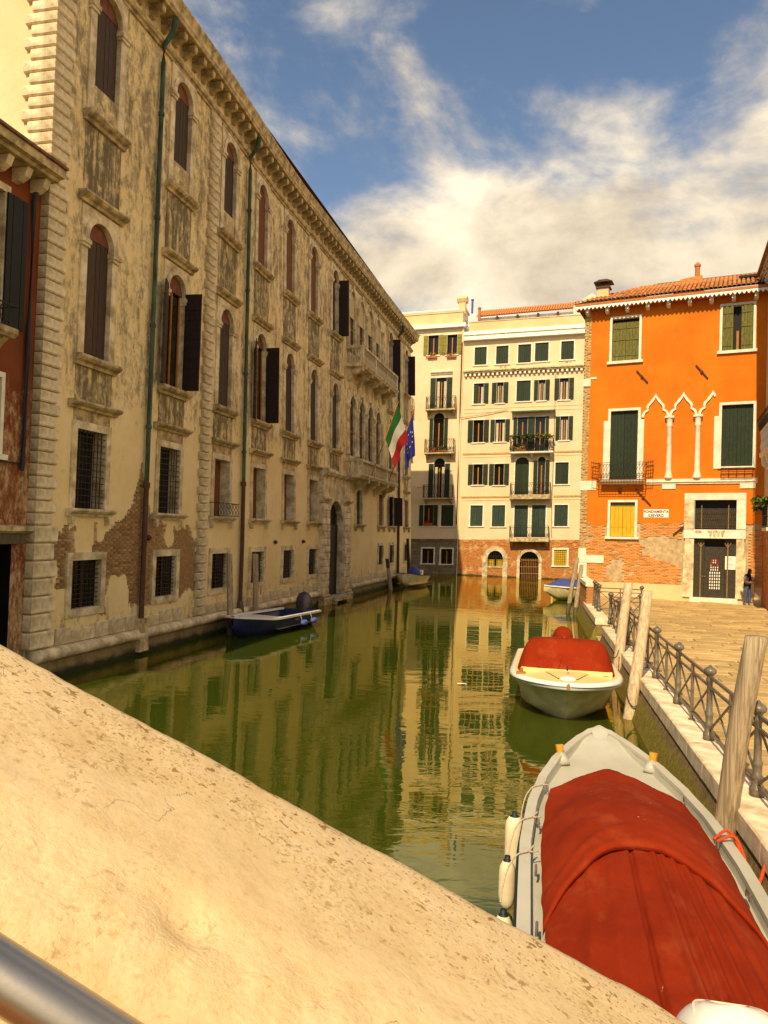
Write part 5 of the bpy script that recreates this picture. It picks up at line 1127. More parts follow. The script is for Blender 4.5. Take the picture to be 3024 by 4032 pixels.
# paving slabs: courses run inland from the kerb
slabs = []; cw = .46; us_ = 2.0; row = 0; RN = RGT.Nn
while us_ < 41:
    n_ = .47 - random.random() * .9
    while n_ < 17:
        ln = random.choice((.8, .95, 1.15)); a, b = max(n_, .47), n_ + ln; n_ += ln
        if b - a < .15: continue
        P = QY(us_ + cw / 2, (a + b) / 2, 0)
        if 26.4 < us_ < 29.2 and a < .95: continue
        dO = (P - ORA.p).dot(ORA.Nn); dR = (P - RGT.p).dot(RGT.Nn)
        if dO < .25 or dR > -.1: continue
        x = (P.x) / max(P.y, .1)
        slabs.append((abs(P.y) if x < .56 else 99, us_, a, b))
    us_ += cw; row += 1
slabs.sort()
sm = {}
for i, (d, a0, a, b) in enumerate(slabs[:300]):
    k = round(b - a, 1); k = max(k, .2)
    if k not in sm:
        b_ = MB(); q = .014; b_.grid([[(q, -(k - .012 - q), 0), (cw - .012 - q, -(k - .012 - q), 0)], [(q, -q, 0), (cw - .012 - q, -q, 0)]])
        b_ = MB(); g_ = .024; c4 = [(0, 0), (cw - g_, 0), (cw - g_, -(k - g_)), (0, -(k - g_))]; c5 = [(q, -q), (cw - g_ - q, -q), (cw - g_ - q, -(k - g_) + q), (q, -(k - g_) + q)]
        ids = b_.grid([[(x, y, -.05) for x, y in c4], [(x, y, -.012) for x, y in c4], [(x, y, 0) for x, y in c5]], True); b_.face(*ids[-1]); sm[k] = b_.mesh('paving_slab', 'paving_stone')
    piece('paving_slab', sm[k], quay, QY(a0, a, PZ + random.uniform(-.012, .010)), rz_of(QY))
m = MB(QY)
for d, a0, a, b in slabs[300:]:
    z = PZ + random.uniform(-.014, .012); m.box(a0 + .014, a0 + cw - .014, a + .014, b - .014, PZ - .05, z)
m.build('paving_courses', 'paving_stone', quay, kind='stuff')
# brick parapet between the quay and the orange house
par = thing('brick_parapet', Vector((9.5, 36, .8)), 'low brick parapet with white coping where the quay meets the orange house', 'wall')
A, B = Vector((9.22, 34.6, 0)), Vector((10.28, 40.45, 0)); PF = Fr((A.x, A.y), math.degrees(math.atan2(B.x - A.x, B.y - A.y))); LB = (B - A).length
m = MB(PF); m.box(0, LB, .0, .38, -1, 1.62); m.build('core', 'mortar', par)
m = MB(PF); m.box(-.06, LB, -.06, .46, 1.625, 1.8); m.build('coping', 'white_stone', par)
pb = bevel_box(.245, .03, .062, .006, 'brick', 'orange_brick'); pbr = []
for r in range(20):
    z = .1 + r * .0755
    for q in range(int(LB / .26)):
        u_ = .13 + q * .26 + (.13 if r % 2 else 0)
        if u_ < LB - .1: pbr.append((r, u_, z))
me = MB(); me.box(-.122, .122, -.024, .03, 0, .062); me = me.mesh('brick', 'orange_brick')
for r, u_, z in pbr[:280]: piece('brick', me, par, PF(u_, .004, z), rz_of(PF))
m = MB(PF)
for r, u_, z in pbr[280:]: m.box(u_ - .122, u_ + .122, -.03, .01, z, z + .062)
for r in range(20): m.box(-.028, .01, .01, .37, .1 + r * .0755, .162 + r * .0755)
m.build('brick_courses', 'orange_brick', par, kind='stuff')

# railing
POSTP = [(.085, 0), (.085, .1), (.065, .12), (.06, .2), (.075, .23), (.05, .26), (.055, .36), (.06, .4), (.045, .43), (.04, .86), (.055, .88), (.055, .92), (.04, .94), (.05, .97), (.085, 1.0), (.095, 1.035), (.08, 1.07), (.03, 1.1), (.012, 1.13)]
pm = MB(); pm.lathe(POSTP, (0, 0), 14); post_me = pm.mesh('railing_post', 'railing_iron', smooth=True)
def railing(F, pts, label, nn=.3):
    """ornate posts at pts (u, n), between them two top rails, a foot rail and crossed bars"""
    t = thing('iron_railing', F(pts[0][0], pts[0][1], PZ), label, 'railing', 'iron railings along the quay')
    for u, n in pts: piece('post', post_me, t, F(u, n, PZ))
    for (u0, n0), (u1, n1) in zip(pts, pts[1:]):
        L = math.hypot(u1 - u0, n1 - n0); um, nm = (u0 + u1) / 2, (n0 + n1) / 2
        for z, s_ in ((.95, .035), (.80, .03), (.13, .03)): h = MB(F); h.bar((u0, n0, PZ + z), (u1, n1, PZ + z), s_, s_ * 1.2); h.build('rail', 'railing_iron', t)
        h = MB(F); h.bar((um, nm, PZ), (um, nm, PZ + .95), .032, .05); h.lathe([(.055, PZ), (.055, PZ + .025)], (um, nm), 8); h.build('upright', 'railing_iron', t)
        for (a, b), (c, d) in (((u0, n0), (um, nm)), ((um, nm), (u1, n1))):
            h = MB(F); h.bar((a, b, PZ + .80), (c, d, PZ + .13), .02, .03); h.build('cross_bar', 'railing_iron', t); h = MB(F); h.bar((a, b + .022, PZ + .13), (c, d + .022, PZ + .80), .02, .03); h.build('cross_bar', 'railing_iron', t)
    return t
railing(QY, [(4.31 + i * 2.55, .3) for i in range(10)], 'long dark iron railing with ball-topped posts along the near quay edge')
railing(QY, [(31.9, 1.95), (31.9, .3), (33.2, .3), (34.4, .3)], 'short iron railing round the corner by the brick parapet')
railing(QY, [(27.26, .32), (27.26, 1.3)], 'single iron railing panel turning inland at the water stairs')

# ---------------------------------------------------------------- mooring poles
def pole(base, top, r0, r1, label, mats=('old_wood', 'wet_wood'), wet=.35, dome=False, seed=0):
    b, t = Vector(base), Vector(top); m = MB(); k = 14; sd = 14; rows = []
    for i in range(k + 1):
        f = i / k; c = b.lerp(t, f) + Vector((nz(f * 2.2, seed) * .04, nz(f * 2.2, seed + 5) * .04, 0)); r = r0 + (r1 - r0) * f
        rows.append([tuple(c + Vector((math.cos(2 * math.pi * j / sd), math.sin(2 * math.pi * j / sd), 0)) * r * (1 + .07 * nz(j * .9, f * 4, seed))) for j in range(sd)])
    ids = m.grid(rows, True); m.face(*ids[-1])
    m.mi = [1 if (b.z + (t.z - b.z) * ((i // sd) / k)) < wet else 0 for i in range(len(m.f))]
    return single(m, 'mooring_pole', list(mats), label, 'pole', 'wooden mooring poles', True, (b.x, b.y, 0))
pole((3.86, 9.02, -1), (4.20, 8.62, 2.8), .125, .118, 'thick weathered mooring pole beside the near boat, tallest in view', seed=1)
pole((5.26, 16.42, -.8), (5.86, 16.95, 2.70), .14, .115, 'pale leaning mooring pole right beside the bow of the cream motorboat', ('pale_wood', 'pale_wood'), .25, seed=2)
pole((6.08, 20.1, -.8), (6.60, 20.6, 2.66), .14, .115, 'pale leaning mooring pole behind the cream motorboat at the kerb', ('pale_wood', 'pale_wood'), .25, seed=3)
pole((9.30, 38.9, -.8), (10.02, 39.6, 2.75), .12, .10, 'brown mooring pole by the brick parapet, left one of the pair', seed=4)
pole((9.42, 37.8, -.8), (10.0, 38.6, 2.45), .12, .10, 'brown mooring pole by the brick parapet, right one of the pair', seed=5)
pole((-5.2, 27.1, -.8), (-5.47, 27.5, 2.82), .13, .10, 'grey mooring pole between the palazzo and the blue boat bow', seed=6)
pole((-4.78, 29.8, -.8), (-4.95, 30.0, 2.76), .125, .11, 'grey mooring pole before a grated window, behind the blue boat', seed=7)
pole((.72, 49.9, -.8), (.30, 50.2, 2.0), .14, .12, 'short dark-topped leaning pole beside the small cream dinghy', ('dark_tarp', 'old_wood'), 1.2, seed=8)
pole((2.05, 55.6, -.8), (1.78, 56.0, 3.3), .16, .10, 'tall dark mooring pole against the far end of the palazzo', ('dark_shutter', 'wet_wood'), .3, seed=9)

# ---------------------------------------------------------------- boats
def hull_rows(bfun, zfun, kfun, L, k=22, flare=.72, side=5):
    """stations from bow (d=0) to stern (d=L): half section from keel to gunwale"""
    rows = []
    for i in range(k + 1):
        d = L * (i / k) ** 1.35; b = bfun(d); zt = zfun(d); kb_ = kfun(d); sec = []
        for j in range(side + 1):
            f = j / side; x = b * (f ** flare) * (1 if f == 1 else (.93 + .07 * f)); z = kb_ + (zt - kb_) * (f ** 1.5 * .75 + f * .25); sec.append((x, d, z))
        rows.append(sec)
    return rows
def interp(tab):
    def f(x):
        for (a, p), (b, q) in zip(tab, tab[1:]):
            if x <= b: t = max(0, (x - a) / (b - a)); t2 = t * t * (3 - 2 * t) * .3 + t * .7; return p + (q - p) * t2
        return tab[-1][1]
    return f
def make_hull(t, F, L, bfun, zfun, kfun, mat, name='hull', flare=.72):
    """F(x, d, z): x to starboard, d metres aft of the stem"""
    rows = hull_rows(bfun, zfun, kfun, L, 24, flare); m = MB(F)
    for sg in (-1, 1): m.grid([[(sg * x, d, z) for x, d, z in r] for r in rows])
    m.face(*[m.pt(x, d, z) for x, d, z in rows[-1]] + [m.pt(-x, d, z) for x, d, z in rows[-1][::-1]])
    return m.build(name, mat, t, True)
class BoatF:
    def __init__(s, bow, az): a = rad(az); s.o = Vector((bow[0], bow[1], 0)); s.aft = Vector((-math.sin(a), -math.cos(a), 0)); s.st = Vector((math.cos(a), -math.sin(a), 0))
    def __call__(s, x, d, z): return s.o + s.st * x + s.aft * d + Vector((0, 0, z))
def rub(m, bfun, zfun, L, off, z0, z1, w, d0=0, k=26, n=1.35):
    """band along the gunwale on both sides"""
    for sg in (-1, 1):
        rows = []
        for i in range(k + 1):
            d = d0 + (L - d0) * (i / k) ** n; b = bfun(d) + off; z = zfun(d); rows.append([(sg * b, d, z + z0), (sg * (b + w), d, z + z0), (sg * (b + w), d, z + z1), (sg * b, d, z + z1)])
        ids = m.grid(rows, True); m.face(*ids[0]); m.face(*ids[-1])
# near boat: grey hull under a red canvas
BN = BoatF((3.54, 12.32), 11.7)
nb = thing('motor_launch', BN(0, 4, 0), 'grey launch covered with red canvas in the near right foreground', 'boat')
LB_ = 7.5
bN = interp([(0, .06), (.12, .20), (.5, .40), (1.0, .58), (1.6, .76), (2.4, .93), (3.4, 1.05), (4.6, 1.10), (7.6, 1.06)]); zN = interp([(0, .78), (.3, .73), (1.0, .69), (2.5, .64), (7.6, .61)]); kN = interp([(0, .55), (.5, -.1), (1.2, -.3), (7.6, -.35)])
make_hull(nb, BN, LB_, bN, zN, kN, 'grey_gelcoat')
m = MB(BN); rub(m, bN, zN, LB_, -.10, -.005, .045, .115); m.build('gunwale', 'grey_gelcoat', nb, False)
m = MB(BN); rub(m, bN, zN, LB_, .012, -.13, -.05, .03, 1.5); m.build('rubbing_strake', 'rubber', nb)
# foredeck sunk inside the gunwale, with the raised nose
def deckrow(d, z, inset): b = max(.02, bN(d) - inset); return [(b * f, d, z) for f in (-1, -.6, -.2, .2, .6, 1)]
m = MB(BN); rows = []
for i in range(26):
    d = .0 + (LB_ - .0) * (i / 25) ** 1.3; rows.append(deckrow(d, zN(d) + .01 - .11 * ss(.35, .9, d) + .02 * 0, .09))
m.grid(rows)
for sg in (-1, 1): m.grid([[(sg * max(.02, bN(d) - .09), d, zN(d) + .03), (sg * max(.02, bN(d) - .105), d, zN(d) + .01 - .11 * ss(.35, .9, d))] for d in [LB_ * (i / 25) ** 1.3 for i in range(26)]])
m.build('foredeck', 'grey_gelcoat', nb, True)
m = MB(BN); m.grid([[(x, d, zN(d) + .045 + .03 * math.cos(x / w_ * 1.4) - .08 * ss(.05, .5, d) * 1) for x in (-w_, -w_ / 2, 0, w_ / 2, w_)] for d, w_ in ((-.03, .06), (.06, .12), (.16, .13), (.28, .10), (.4, .05))]); m.build('stem_cap', 'grey_gelcoat', nb, True)
for sg in (-1, 1):                                            # wooden mooring knobs
    d = 1.32; x = sg * (bN(d) - .05); h = MB(BN); h.tube([(x, d, zN(d)), (x + sg * .015, d - .01, zN(d) + .12), (x + sg * .02, d - .015, zN(d) + .16)], [.045, .055, .06], 10); h.build('mooring_knob', 'wood_knob', nb)
    h = MB(BN); h.tube([(x - sg * .04, d + .12, zN(d) - .09), (x, d + .02, zN(d) + .03)], [.1, .07], 8); h.build('knob_base', 'grey_gelcoat', nb, True)
    for d in (2.75, 4.0, 5.2, 6.3):
        x = sg * (bN(d) - .15); h = MB(BN); h.tube([(x, d - .06, zN(d) + .0), (x, d - .05, zN(d) + .06), (x, d + .05, zN(d) + .06), (x, d + .06, zN(d))], .012, 6); h.build('cleat', 'steel', nb)
def inner(d): return bN(d) - .20
def tarpz(d, f, arch): return zN(d) + .03 + arch * (1 - abs(f) ** 2.4) ** .8
m = MB(BN); rows = []; K = 56                                     # front canvas: rises over a hoop, its rear edge hangs over
for i in range(61):
    q = i / 60; r = []
    for j in range(K + 1):
        f = j / K * 2 - 1; front = 1.85 + .95 * abs(f) ** 1.6; back = 5.25 + 1.05 * abs(f) ** 1.8; d = front + (back - front) * q
        a = .02 + .42 * ss(0, .8, q) * (1 - .10 * q); ins = inner(d) + .02 * nz(d * 3, f)
        z = tarpz(d, f, a) + .018 * math.sin(f * 5 + q * 4) * q * (1 - abs(f)) + .022 * nz(f * 2.4, d * 1.5, 3) * (1 - abs(f) ** 4) + .020 * nz(f * 6 + d * 1.2, d * 1.8 - f * 3, 8) * (.4 + .6 * abs(f)) + .006 * nz(f * 16 + d * 3, d * 5 - f * 6, 2)
        z += .018 * math.exp(-((q - .90) / .02) ** 2) + .012 * math.exp(-((q - .42) / .02) ** 2)
        if i == 60: z -= .02
        r.append((f * ins, d, z))
    rows.append(r)
rows.append([(x * 1.0, d + .004, z - .022) for x, d, z in rows[-1]]); rows.append([(x, d - .03, z - .035) for x, d, z in rows[-1]]); rows.insert(0, [(x, d - .005, z - .04) for x, d, z in rows[0]])
m.grid(rows); m.build('front_canvas', 'red_tarp', nb, True)
m = MB(BN); rows = []; K = 96                                      # rear canvas with long folds running aft
for i in range(44):
    q = i / 43; d = 4.95 + (LB_ - 4.80) * q; r = []
    for j in range(K + 1):
        f = j / K * 2 - 1; a = .35 - .07 * q
        fold = 0
        for c_, wd, am in ((-.12, .018, .055), (.14, .03, .034), (.25, .028, .04), (.34, .03, .036), (.47, .035, .034), (.6, .04, .03), (-.38, .06, .018), (-.6, .05, .015), (.75, .04, .02)):
            cc = c_ * (.8 + .35 * q) + .01 * nz(q * 3, c_ * 9); fold += 1.7 * am * math.exp(-((f - cc) / wd) ** 2) * (.55 + .45 * q) * (1 if c_ != -.12 else -1)
        z = tarpz(d, f, a - .05) + fold * (1 - abs(f) ** 6) + .014 * nz(f * 3, d * 2, 1) + .011 * nz(f * 7 + d, d * 3.5, 4) + .006 * nz(f * 20, d * 4, 14) + .008 * math.sin(d * 5.1 + nz(f * 3, 1) * 2) * (1 - abs(f) ** 2)
        r.append((f * (inner(d) - .015), d, z))
    rows.append(r)
m.grid(rows); m.build('rear_canvas', 'red_tarp', nb, True)
# white outboard cowl at the stern
EX = .22
m = MB(BN); rows = []
for i in range(15):
    q = i / 14; z = .47 + .62 * q; s_ = math.sqrt(max(0, 1 - max(0, (q - .30) / .70) ** 2.2)); rows.append([(EX + (.36 * s_ + .004) * math.copysign(abs(math.cos(a)) ** .8, math.cos(a)), LB_ + .36 + (.46 * s_ + .004) * math.copysign(abs(math.sin(a)) ** .8, math.sin(a)), z + .06 * math.cos(a * 2) * (q - .3 if q > .3 else 0)) for a in [2 * math.pi * k / 32 for k in range(32)]])
ids = m.grid(rows, True); m.face(*ids[-1]); eng = m.build('outboard_cowl', 'white_gelcoat', nb, True)
def cowl(a, q, k=1.0):
    s_ = math.sqrt(max(0, 1 - max(0, (q - .30) / .70) ** 2.2)); return (EX + k * (.36 * s_ + .004) * math.copysign(abs(math.cos(a)) ** .8, math.cos(a)), LB_ + .36 + k * (.46 * s_ + .004) * math.copysign(abs(math.sin(a)) ** .8, math.sin(a)), .47 + .62 * q + .06 * math.cos(a * 2) * (q - .3 if q > .3 else 0) + .004)
for a0, a1, q0, q1 in ((-128, -112, .90, .90), (-40, -62, .78, .90)):
    h = MB(BN); h.grid([[cowl(rad(a0 + (a1 - a0) * t), q0 + (q1 - q0) * t + w_ * (.012 + .02 * t), 1.004) for w_ in (-1, 1)] for t in (0, .25, .5, .75, 1)]); h.build('cowl_vent', 'rubber', eng)
h = MB(BN); h.tube([cowl(rad(a), .86, 1.003) for a in range(-175, -4, 10)], .005, 5); h.build('cowl_seam', 'box_cream', eng)
h = MB(BN); h.box(EX - .1, EX + .1, LB_ + .2, LB_ + .5, -.6, .44); h.build('outboard_leg', 'white_gelcoat', eng)
# fenders and ropes of the near boat
def fender(x, d, z0, ln, r, label, mat='fender_white', F=BN, grp='white fenders hung along the grey launch'):
    m = MB(F); m.lathe([(.02, z0), (r * .55, z0 + .015), (r * .9, z0 + .07), (r, z0 + .14), (r, z0 + ln - .15), (r * .9, z0 + ln - .07), (r * .55, z0 + ln - .015), (.03, z0 + ln), (.03, z0 + ln + .035)], (x, d), 14)
    m.mi = [1 if (q // 14) >= 6 else 0 for q in range(len(m.f))]; return single(m, 'boat_fender', [mat, 'rubber'], label, 'fender', grp, True, F(x, d, z0))
for d, ln, r, lb in ((3.75, .62, .105, 'longest white fender hanging on the canal side of the grey launch'), (4.7, .5, .085, 'middle white fender hanging on the canal side of the grey launch'), (5.85, .5, .085, 'white fender of the grey launch nearest the parapet')):
    fender(-(bN(d) + .13), d, .02, ln, r, lb)
def rope(name, pts, r, mat, label, cat='rope', F=ID):
    P = [Vector(F(*p)) for p in pts]; out = []
    for i in range(len(P) - 1):
        p0, p1, p2, p3 = P[max(i - 1, 0)], P[i], P[i + 1], P[min(i + 2, len(P) - 1)]
        for k in range(6):
            t = k / 6; out.append(.5 * ((2 * p1) + (p2 - p0) * t + (2 * p0 - 5 * p1 + 4 * p2 - p3) * t * t + (3 * p1 - p0 - 3 * p2 + p3) * t ** 3))
    out.append(P[-1]); m = MB(); m.tube([tuple(v) for v in out], r, 7); return single(m, name, mat, label, cat, None, True)
for i, d in enumerate((2.75, 3.9, 4.85)):
    x = -(bN(d) - .15); g = -(bN(d) + .03); zz = zN(d)
    rope('fender_rope', [(x + .02, d, zz + .07), (x - .06, d + .05, zz + .08), (x - .02, d - .06, zz + .1), (x - .08, d + .02, zz + .07), (g, d + .12, zz + .06), (g - .08, d + .3, zz - .0), (g - .12, d + .45, zz - .12), (g - .13, d + .6, zz - .2)], .008, 'rope_white', ('pale knotted rope on the grey launch furthest from the parapet', 'pale knotted rope holding the middle fender of the grey launch', 'pale knotted rope on the grey launch closest to the parapet')[i], F=BN)
rope('mooring_rope', [(bN(4.0) - .18, 4.0, zN(4) + .06), (bN(4.0) - .05, 3.9, zN(4) + .13), (bN(4.0) + .02, 3.95, zN(4) + .11), (bN(4) + .05, 4.1, zN(4) + .02), (bN(4) + .08, 4.2, zN(4) - .12)], .016, 'rope_red', 'red rope looped on the right gunwale cleat of the grey launch', F=BN)
rope('mooring_rope', [(bN(4.0) - .16, 4.05, zN(4) + .06), (bN(4.0) - .02, 4.02, zN(4) + .12), (bN(4.0) + .05, 4.05, zN(4) + .08), (bN(4) + .09, 4.2, zN(4) - .05)], .016, 'rope_red', 'second red rope strand over the right gunwale of the grey launch', F=BN)
rope('quay_rope', [(3.52, 7.42, .42), (3.66, 7.52, .40), (3.82, 7.66, .50), (3.93, 7.74, .72)], .02, 'rope_red', 'upper orange rope from the launch to the quay ring')
rope('quay_rope', [(3.50, 7.30, .34), (3.68, 7.42, .32), (3.88, 7.60, .46), (3.96, 7.74, .72)], .02, 'rope_red', 'lower orange rope sagging from the launch to the quay ring')
rope('hanging_cord', [(4.10, 7.78, 1.95), (4.11, 7.78, 1.4), (4.10, 7.77, .95), (4.0, 7.75, .74)], .009, 'rope_white', 'thin white cord hanging down to the kerb at the right edge')

# cream motorboat under a red cover, bow towards us
BC = BoatF((3.80, 15.45), 191.5 + 0)
BC = BoatF((3.80, 15.45), 191.5)
# for this boat the stem points at the camera: aft runs away along the quay
cb_ = thing('motorboat', BC(0, 2.5, 0), 'cream motorboat under a red cover moored by the pale poles', 'boat')
LC = 5.4
bC = lambda d: 1.21 * math.sqrt(max(.0004, 1 - (1 - min(d, 2.0) / 2.0) ** 2.2)) - .02 * max(0, d - 2); zC = interp([(0, .86), (1.2, .80), (5.4, .72)]); kC = interp([(0, .40), (.35, .02), (.8, -.18), (5.4, -.3)])
rows = []
def csec(d):
    b = bC(d); zt = zC(d); k0 = kC(d); ch = interp([(0, .10), (.5, .40), (1.2, .72), (2.4, .88), (5.4, .9)])(d); zc = interp([(0, .62), (.6, .34), (1.6, .14), (5.4, .06)])(d)
    bb = b - .10
    return [(0, d + .55 * (1 - ss(0, 1.6, d)) * 1.0, k0 if d > .05 else k0), (ch * bb * .55, d + .42 * (1 - ss(0, 1.6, d)), (k0 + zc) / 2 - .01), (ch * bb, d + .28 * (1 - ss(0, 1.6, d)), zc), (bb * (ch + (1 - ch) * .55), d + .12 * (1 - ss(0, 1.6, d)), (zc + zt) / 2), (bb, d + .02, zt - .10)]
ds = [LC * (i / 44) ** 2.3 for i in range(45)]
m = MB(BC)
for sg in (-1, 1): m.grid([[(sg * x, d, z) for x, d, z in csec(d0)] for d0 in ds])
m.build('hull', 'hull_cream', cb_, True)
m = MB(BC)
for sg in (-1, 1): m.grid([[(sg * (bC(d) - .10), d + .02, zC(d) - .10), (sg * bC(d), d, zC(d) - .09), (sg * (bC(d) + .02), d, zC(d) - .03), (sg * bC(d), d, zC(d) + .03), (sg * max(.0, bC(d) - .08), d + .02, zC(d) + .05)] for d in ds])
m.build('gunwale', 'white_gelcoat', cb_, True)
m = MB(BC); rub(m, bC, zC, LC, .021, -.045, -.02, .012, 0, 44, 2.3); m.build('rub_rail', 'steel', cb_)
m = MB(BC); m.grid([[(f * max(.01, bC(d) - .07), d + .02, zC(d) + .045 + .07 * (1 - f * f) * ss(.0, 1.2, d)) for f in [k / 8 - 1 for k in range(17)]] for d in ds]); m.build('deck', 'cream_gelcoat', cb_, True)
m = MB(BC); m.poly([(0, 0)] * 3, 0, 0) if False else None
m.grid([[(f * w_, d, zC(d) + .06 + .07 * (1 - (f * w_ / (bC(d) - .07)) ** 2) * ss(0, 1.2, d) + .012) for f in (-1, -.5, 0, .5, 1)] for d, w_ in ((.42, .20), (.7, .3), (1.0, .4), (1.24, .48))]); m.build('anchor_hatch', 'cream_gelcoat', cb_, False)
m = MB(BC); m.lathe([(.17, zC(.3) + .06), (.17, zC(.3) + .10), (.1, zC(.3) + .13), (.05, zC(.3) + .135)], (0, .36), 14); m.build('bow_fitting', 'white_gelcoat', cb_, True)
m = MB(BC); m.tube([(0, .78, 1.02), (0, .80, 1.10), (0, .92, 1.10), (0, .94, 1.02)], .014, 6); m.build('hatch_handle', 'rubber', cb_)
m = MB(BC); m.box(-.96, .96, 1.28, 1.36, .85, .96); m.build('coaming', 'cream_gelcoat', cb_)
m = MB(BC); m.box(.86, 1.06, .98, 1.12, .85, .9); m.tube([(.95, 1.05, .9), (.95, 1.05, .98)], .035, 8); m.build('cleat_block', 'frame_wood', cb_)
# canvas cover
m = MB(BC); rows = []
PR = [(1.30, .98, .96), (1.27, .90, .99), (1.30, .95, .99), (1.45, 1.15, .97), (1.62, 1.34, .94), (1.74, 1.46, .92), (1.86, 1.50, .90), (2.3, 1.48, .90), (3.2, 1.38, .93), (4.3, 1.2, .95), (5.2, .98, .98)]
PR = [(1.27, .86, 1.0), (1.33, 1.0, .995), (1.45, 1.16, .975), (1.58, 1.36, .96), (1.68, 1.48, .95), (1.76, 1.53, .94), (1.95, 1.545, .93), (2.5, 1.50, .92), (3.2, 1.38, .93), (4.3, 1.22, .95), (5.1, 1.0, .98), (5.2, .86, .98)]
for d, zt, wf in PR:
    r = []; b = (bC(d) - .17) * 1.0
    for j in range(41):
        f = math.copysign(abs(j / 20 - 1) ** .75, j / 20 - 1); ed = abs(f) ** 13; base = zC(d) + .05; zz = zt - (zt - base) * ed * .96 - .03 * f * f; x = f * b * (wf + (1.02 - wf) * ed) * (1 - .0 * ed)
        r.append((x, d + .012 * math.sin(f * 9), zz + .008 * nz(f * 4, d * 3)))
    rows.append(r)
m.grid(rows); cv = m.build('cover', 'red_tarp', cb_, True)
m = MB(BC); m.grid([[(.26 * math.cos(rad(a)) * s_, 4.2 + y, 1.15 + (.42 * s_) * math.sin(rad(a)) ** .7 if 0 < a < 180 else 1.15) for a in range(0, 181, 20)] for y, s_ in ((-.45, .5), (-.32, .85), (0, 1), (.3, .85), (.42, .3))]); m.build('cover_hump', 'red_tarp', cb_, True)
for (x0, d0, z0), (x1, d1, z1) in (((-.60, 1.31, .98), (-.58, 1.74, 1.50)), ((.60, 1.31, .98), (.58, 1.74, 1.50)), ((-.16, 1.31, .98), (0, 1.75, 1.46)), ((.18, 1.31, .98), (0, 1.75, 1.46))):
    h = MB(BC); h.bar((x0, d0 - .02, z0), ((x0 + x1) / 2, (d0 + d1) / 2 - .005 - .02, (z0 + z1) / 2 + .0), .03, .012); h.bar(((x0 + x1) / 2, (d0 + d1) / 2 - .025, (z0 + z1) / 2), (x1, d1 - .02, z1), .03, .012); h.build('cover_seam', 'red_tarp', cb_)
rope('mooring_rope', [(5.30, 16.55, .85), (5.33, 16.5, .45), (5.42, 16.4, .28), (5.56, 16.45, .36), (5.60, 16.6, .5)], .014, 'rope_dark', 'dark green rope slung round the pale pole by the cream motorboat')
rope('mooring_rope', [(5.15, 18.2, .92), (5.5, 18.6, .98), (5.9, 19.3, .86), (6.2, 20.0, .95)], .013, 'rope_dark', 'dark rope from the motorboat cover to the farther pale pole')

# blue boat along the palazzo
BB = BoatF((-5.0, 26.1), 199.7)
bb = thing('rowing_boat', BB(0, 2.5, 0), 'dark blue open boat with a covered outboard beside the palazzo', 'boat')
LBb = 5.3; bB = interp([(0, .04), (.1, .3), (.4, .55), (1.0, .78), (2.0, .92), (5.4, .86)]); zB = interp([(0, .74), (1.5, .60), (5.4, .55)]); kB = interp([(0, .35), (.5, 0), (1.2, -.2), (5.4, -.25)])
make_hull(bb, BB, LBb, bB, zB, kB, 'blue_hull', flare=.6); m = MB(BB); rub(m, bB, zB, LBb, -.11, -.04, .03, .15); m.build('gunwale', 'white_gelcoat', bb)
m = MB(BB); m.grid([[(f * (bB(d) - .06), d, zB(d) + .01) for f in (-1, -.5, 0, .5, 1)] for d in [.05 + i * .27 for i in range(9)]]); m.build('foredeck', 'white_gelcoat', bb)
m = MB(BB); m.grid([[(f * (bB(d) - .1), d, .18) for f in (-1, 0, 1)] for d in (1.9, 3.5, 5.25)]); m.box(-.8, .8, 3.2, 3.5, .38, .42); m.build('floor', 'grey_gelcoat', bb)
m = MB(BB); m.lathe([(.05, .3), (.28, .5), (.33, .75), (.3, 1.0), (.2, 1.18), (.02, 1.25)], (0, 5.55), 12); m.box(-.07, .07, 5.45, 5.65, -.5, .4); m.build('covered_outboard', 'dark_tarp', bb, True)
for i, d in enumerate((3.5, 4.4)):
    h = MB(BB); s_ = 1 if BB.st.x > 0 else -1
    xs = -(bB(d) + .12) if BB(-1, d, 0).x > BB(1, d, 0).x else (bB(d) + .12)
    rr = MB(BB); rr.tube([(xs, d - .2, .28), (xs, d - .16, .28), (xs, d - .08, .28), (xs, d + .08, .28), (xs, d + .16, .28), (xs, d + .2, .28)], [.03, .08, .11, .11, .08, .03], 10)
    single(rr, 'boat_fender', 'fender_blue', ('bright blue fender on the blue boat nearer its bow', 'bright blue fender on the blue boat nearer its stern')[i], 'fender', 'blue fenders on the blue boat', True, BB(xs, d, .28))
    rope('fender_rope', [(xs * .9, d - .2, .6), (xs, d - .24, .45), (xs, d - .2, .29)], .01, 'rope_white', ('white cord of the blue fender nearer the bow', 'white cord of the blue fender nearer the stern')[i], F=BB)
# small cream dinghy at the far end of the palazzo
BD = BoatF((1.45, 52.2), 196)
bd = thing('dinghy', BD(0, 2, 0), 'small cream dinghy with outboard and blue bundle at the far palazzo corner', 'boat')
LD = 4.6; bD = interp([(0, .05), (.3, .5), (1.0, .82), (2.0, .95), (4.6, .88)]); zD = interp([(0, .98), (1.5, .80), (4.6, .66)]); kD = interp([(0, .3), (.6, 0), (4.6, -.2)])
make_hull(bd, BD, LD, bD, zD, kD, 'hull_cream', flare=.5); m = MB(BD); rub(m, bD, zD, LD, -.05, -.02, .03, .07); m.build('gunwale', 'rubber', bd)
m = MB(BD); m.grid([[(f * (bD(d) - .06), d, .2) for f in (-1, 0, 1)] for d in (.4, 2, 4.5)]); m.build('floor', 'hull_cream', bd)
m = MB(BD); m.lathe([(.5, .5), (.52, .8), (.45, 1.05), (.25, 1.25), (.02, 1.32)], (0, 3.0), 12); m.build('blue_bundle', 'blue_tarp', bd, True)
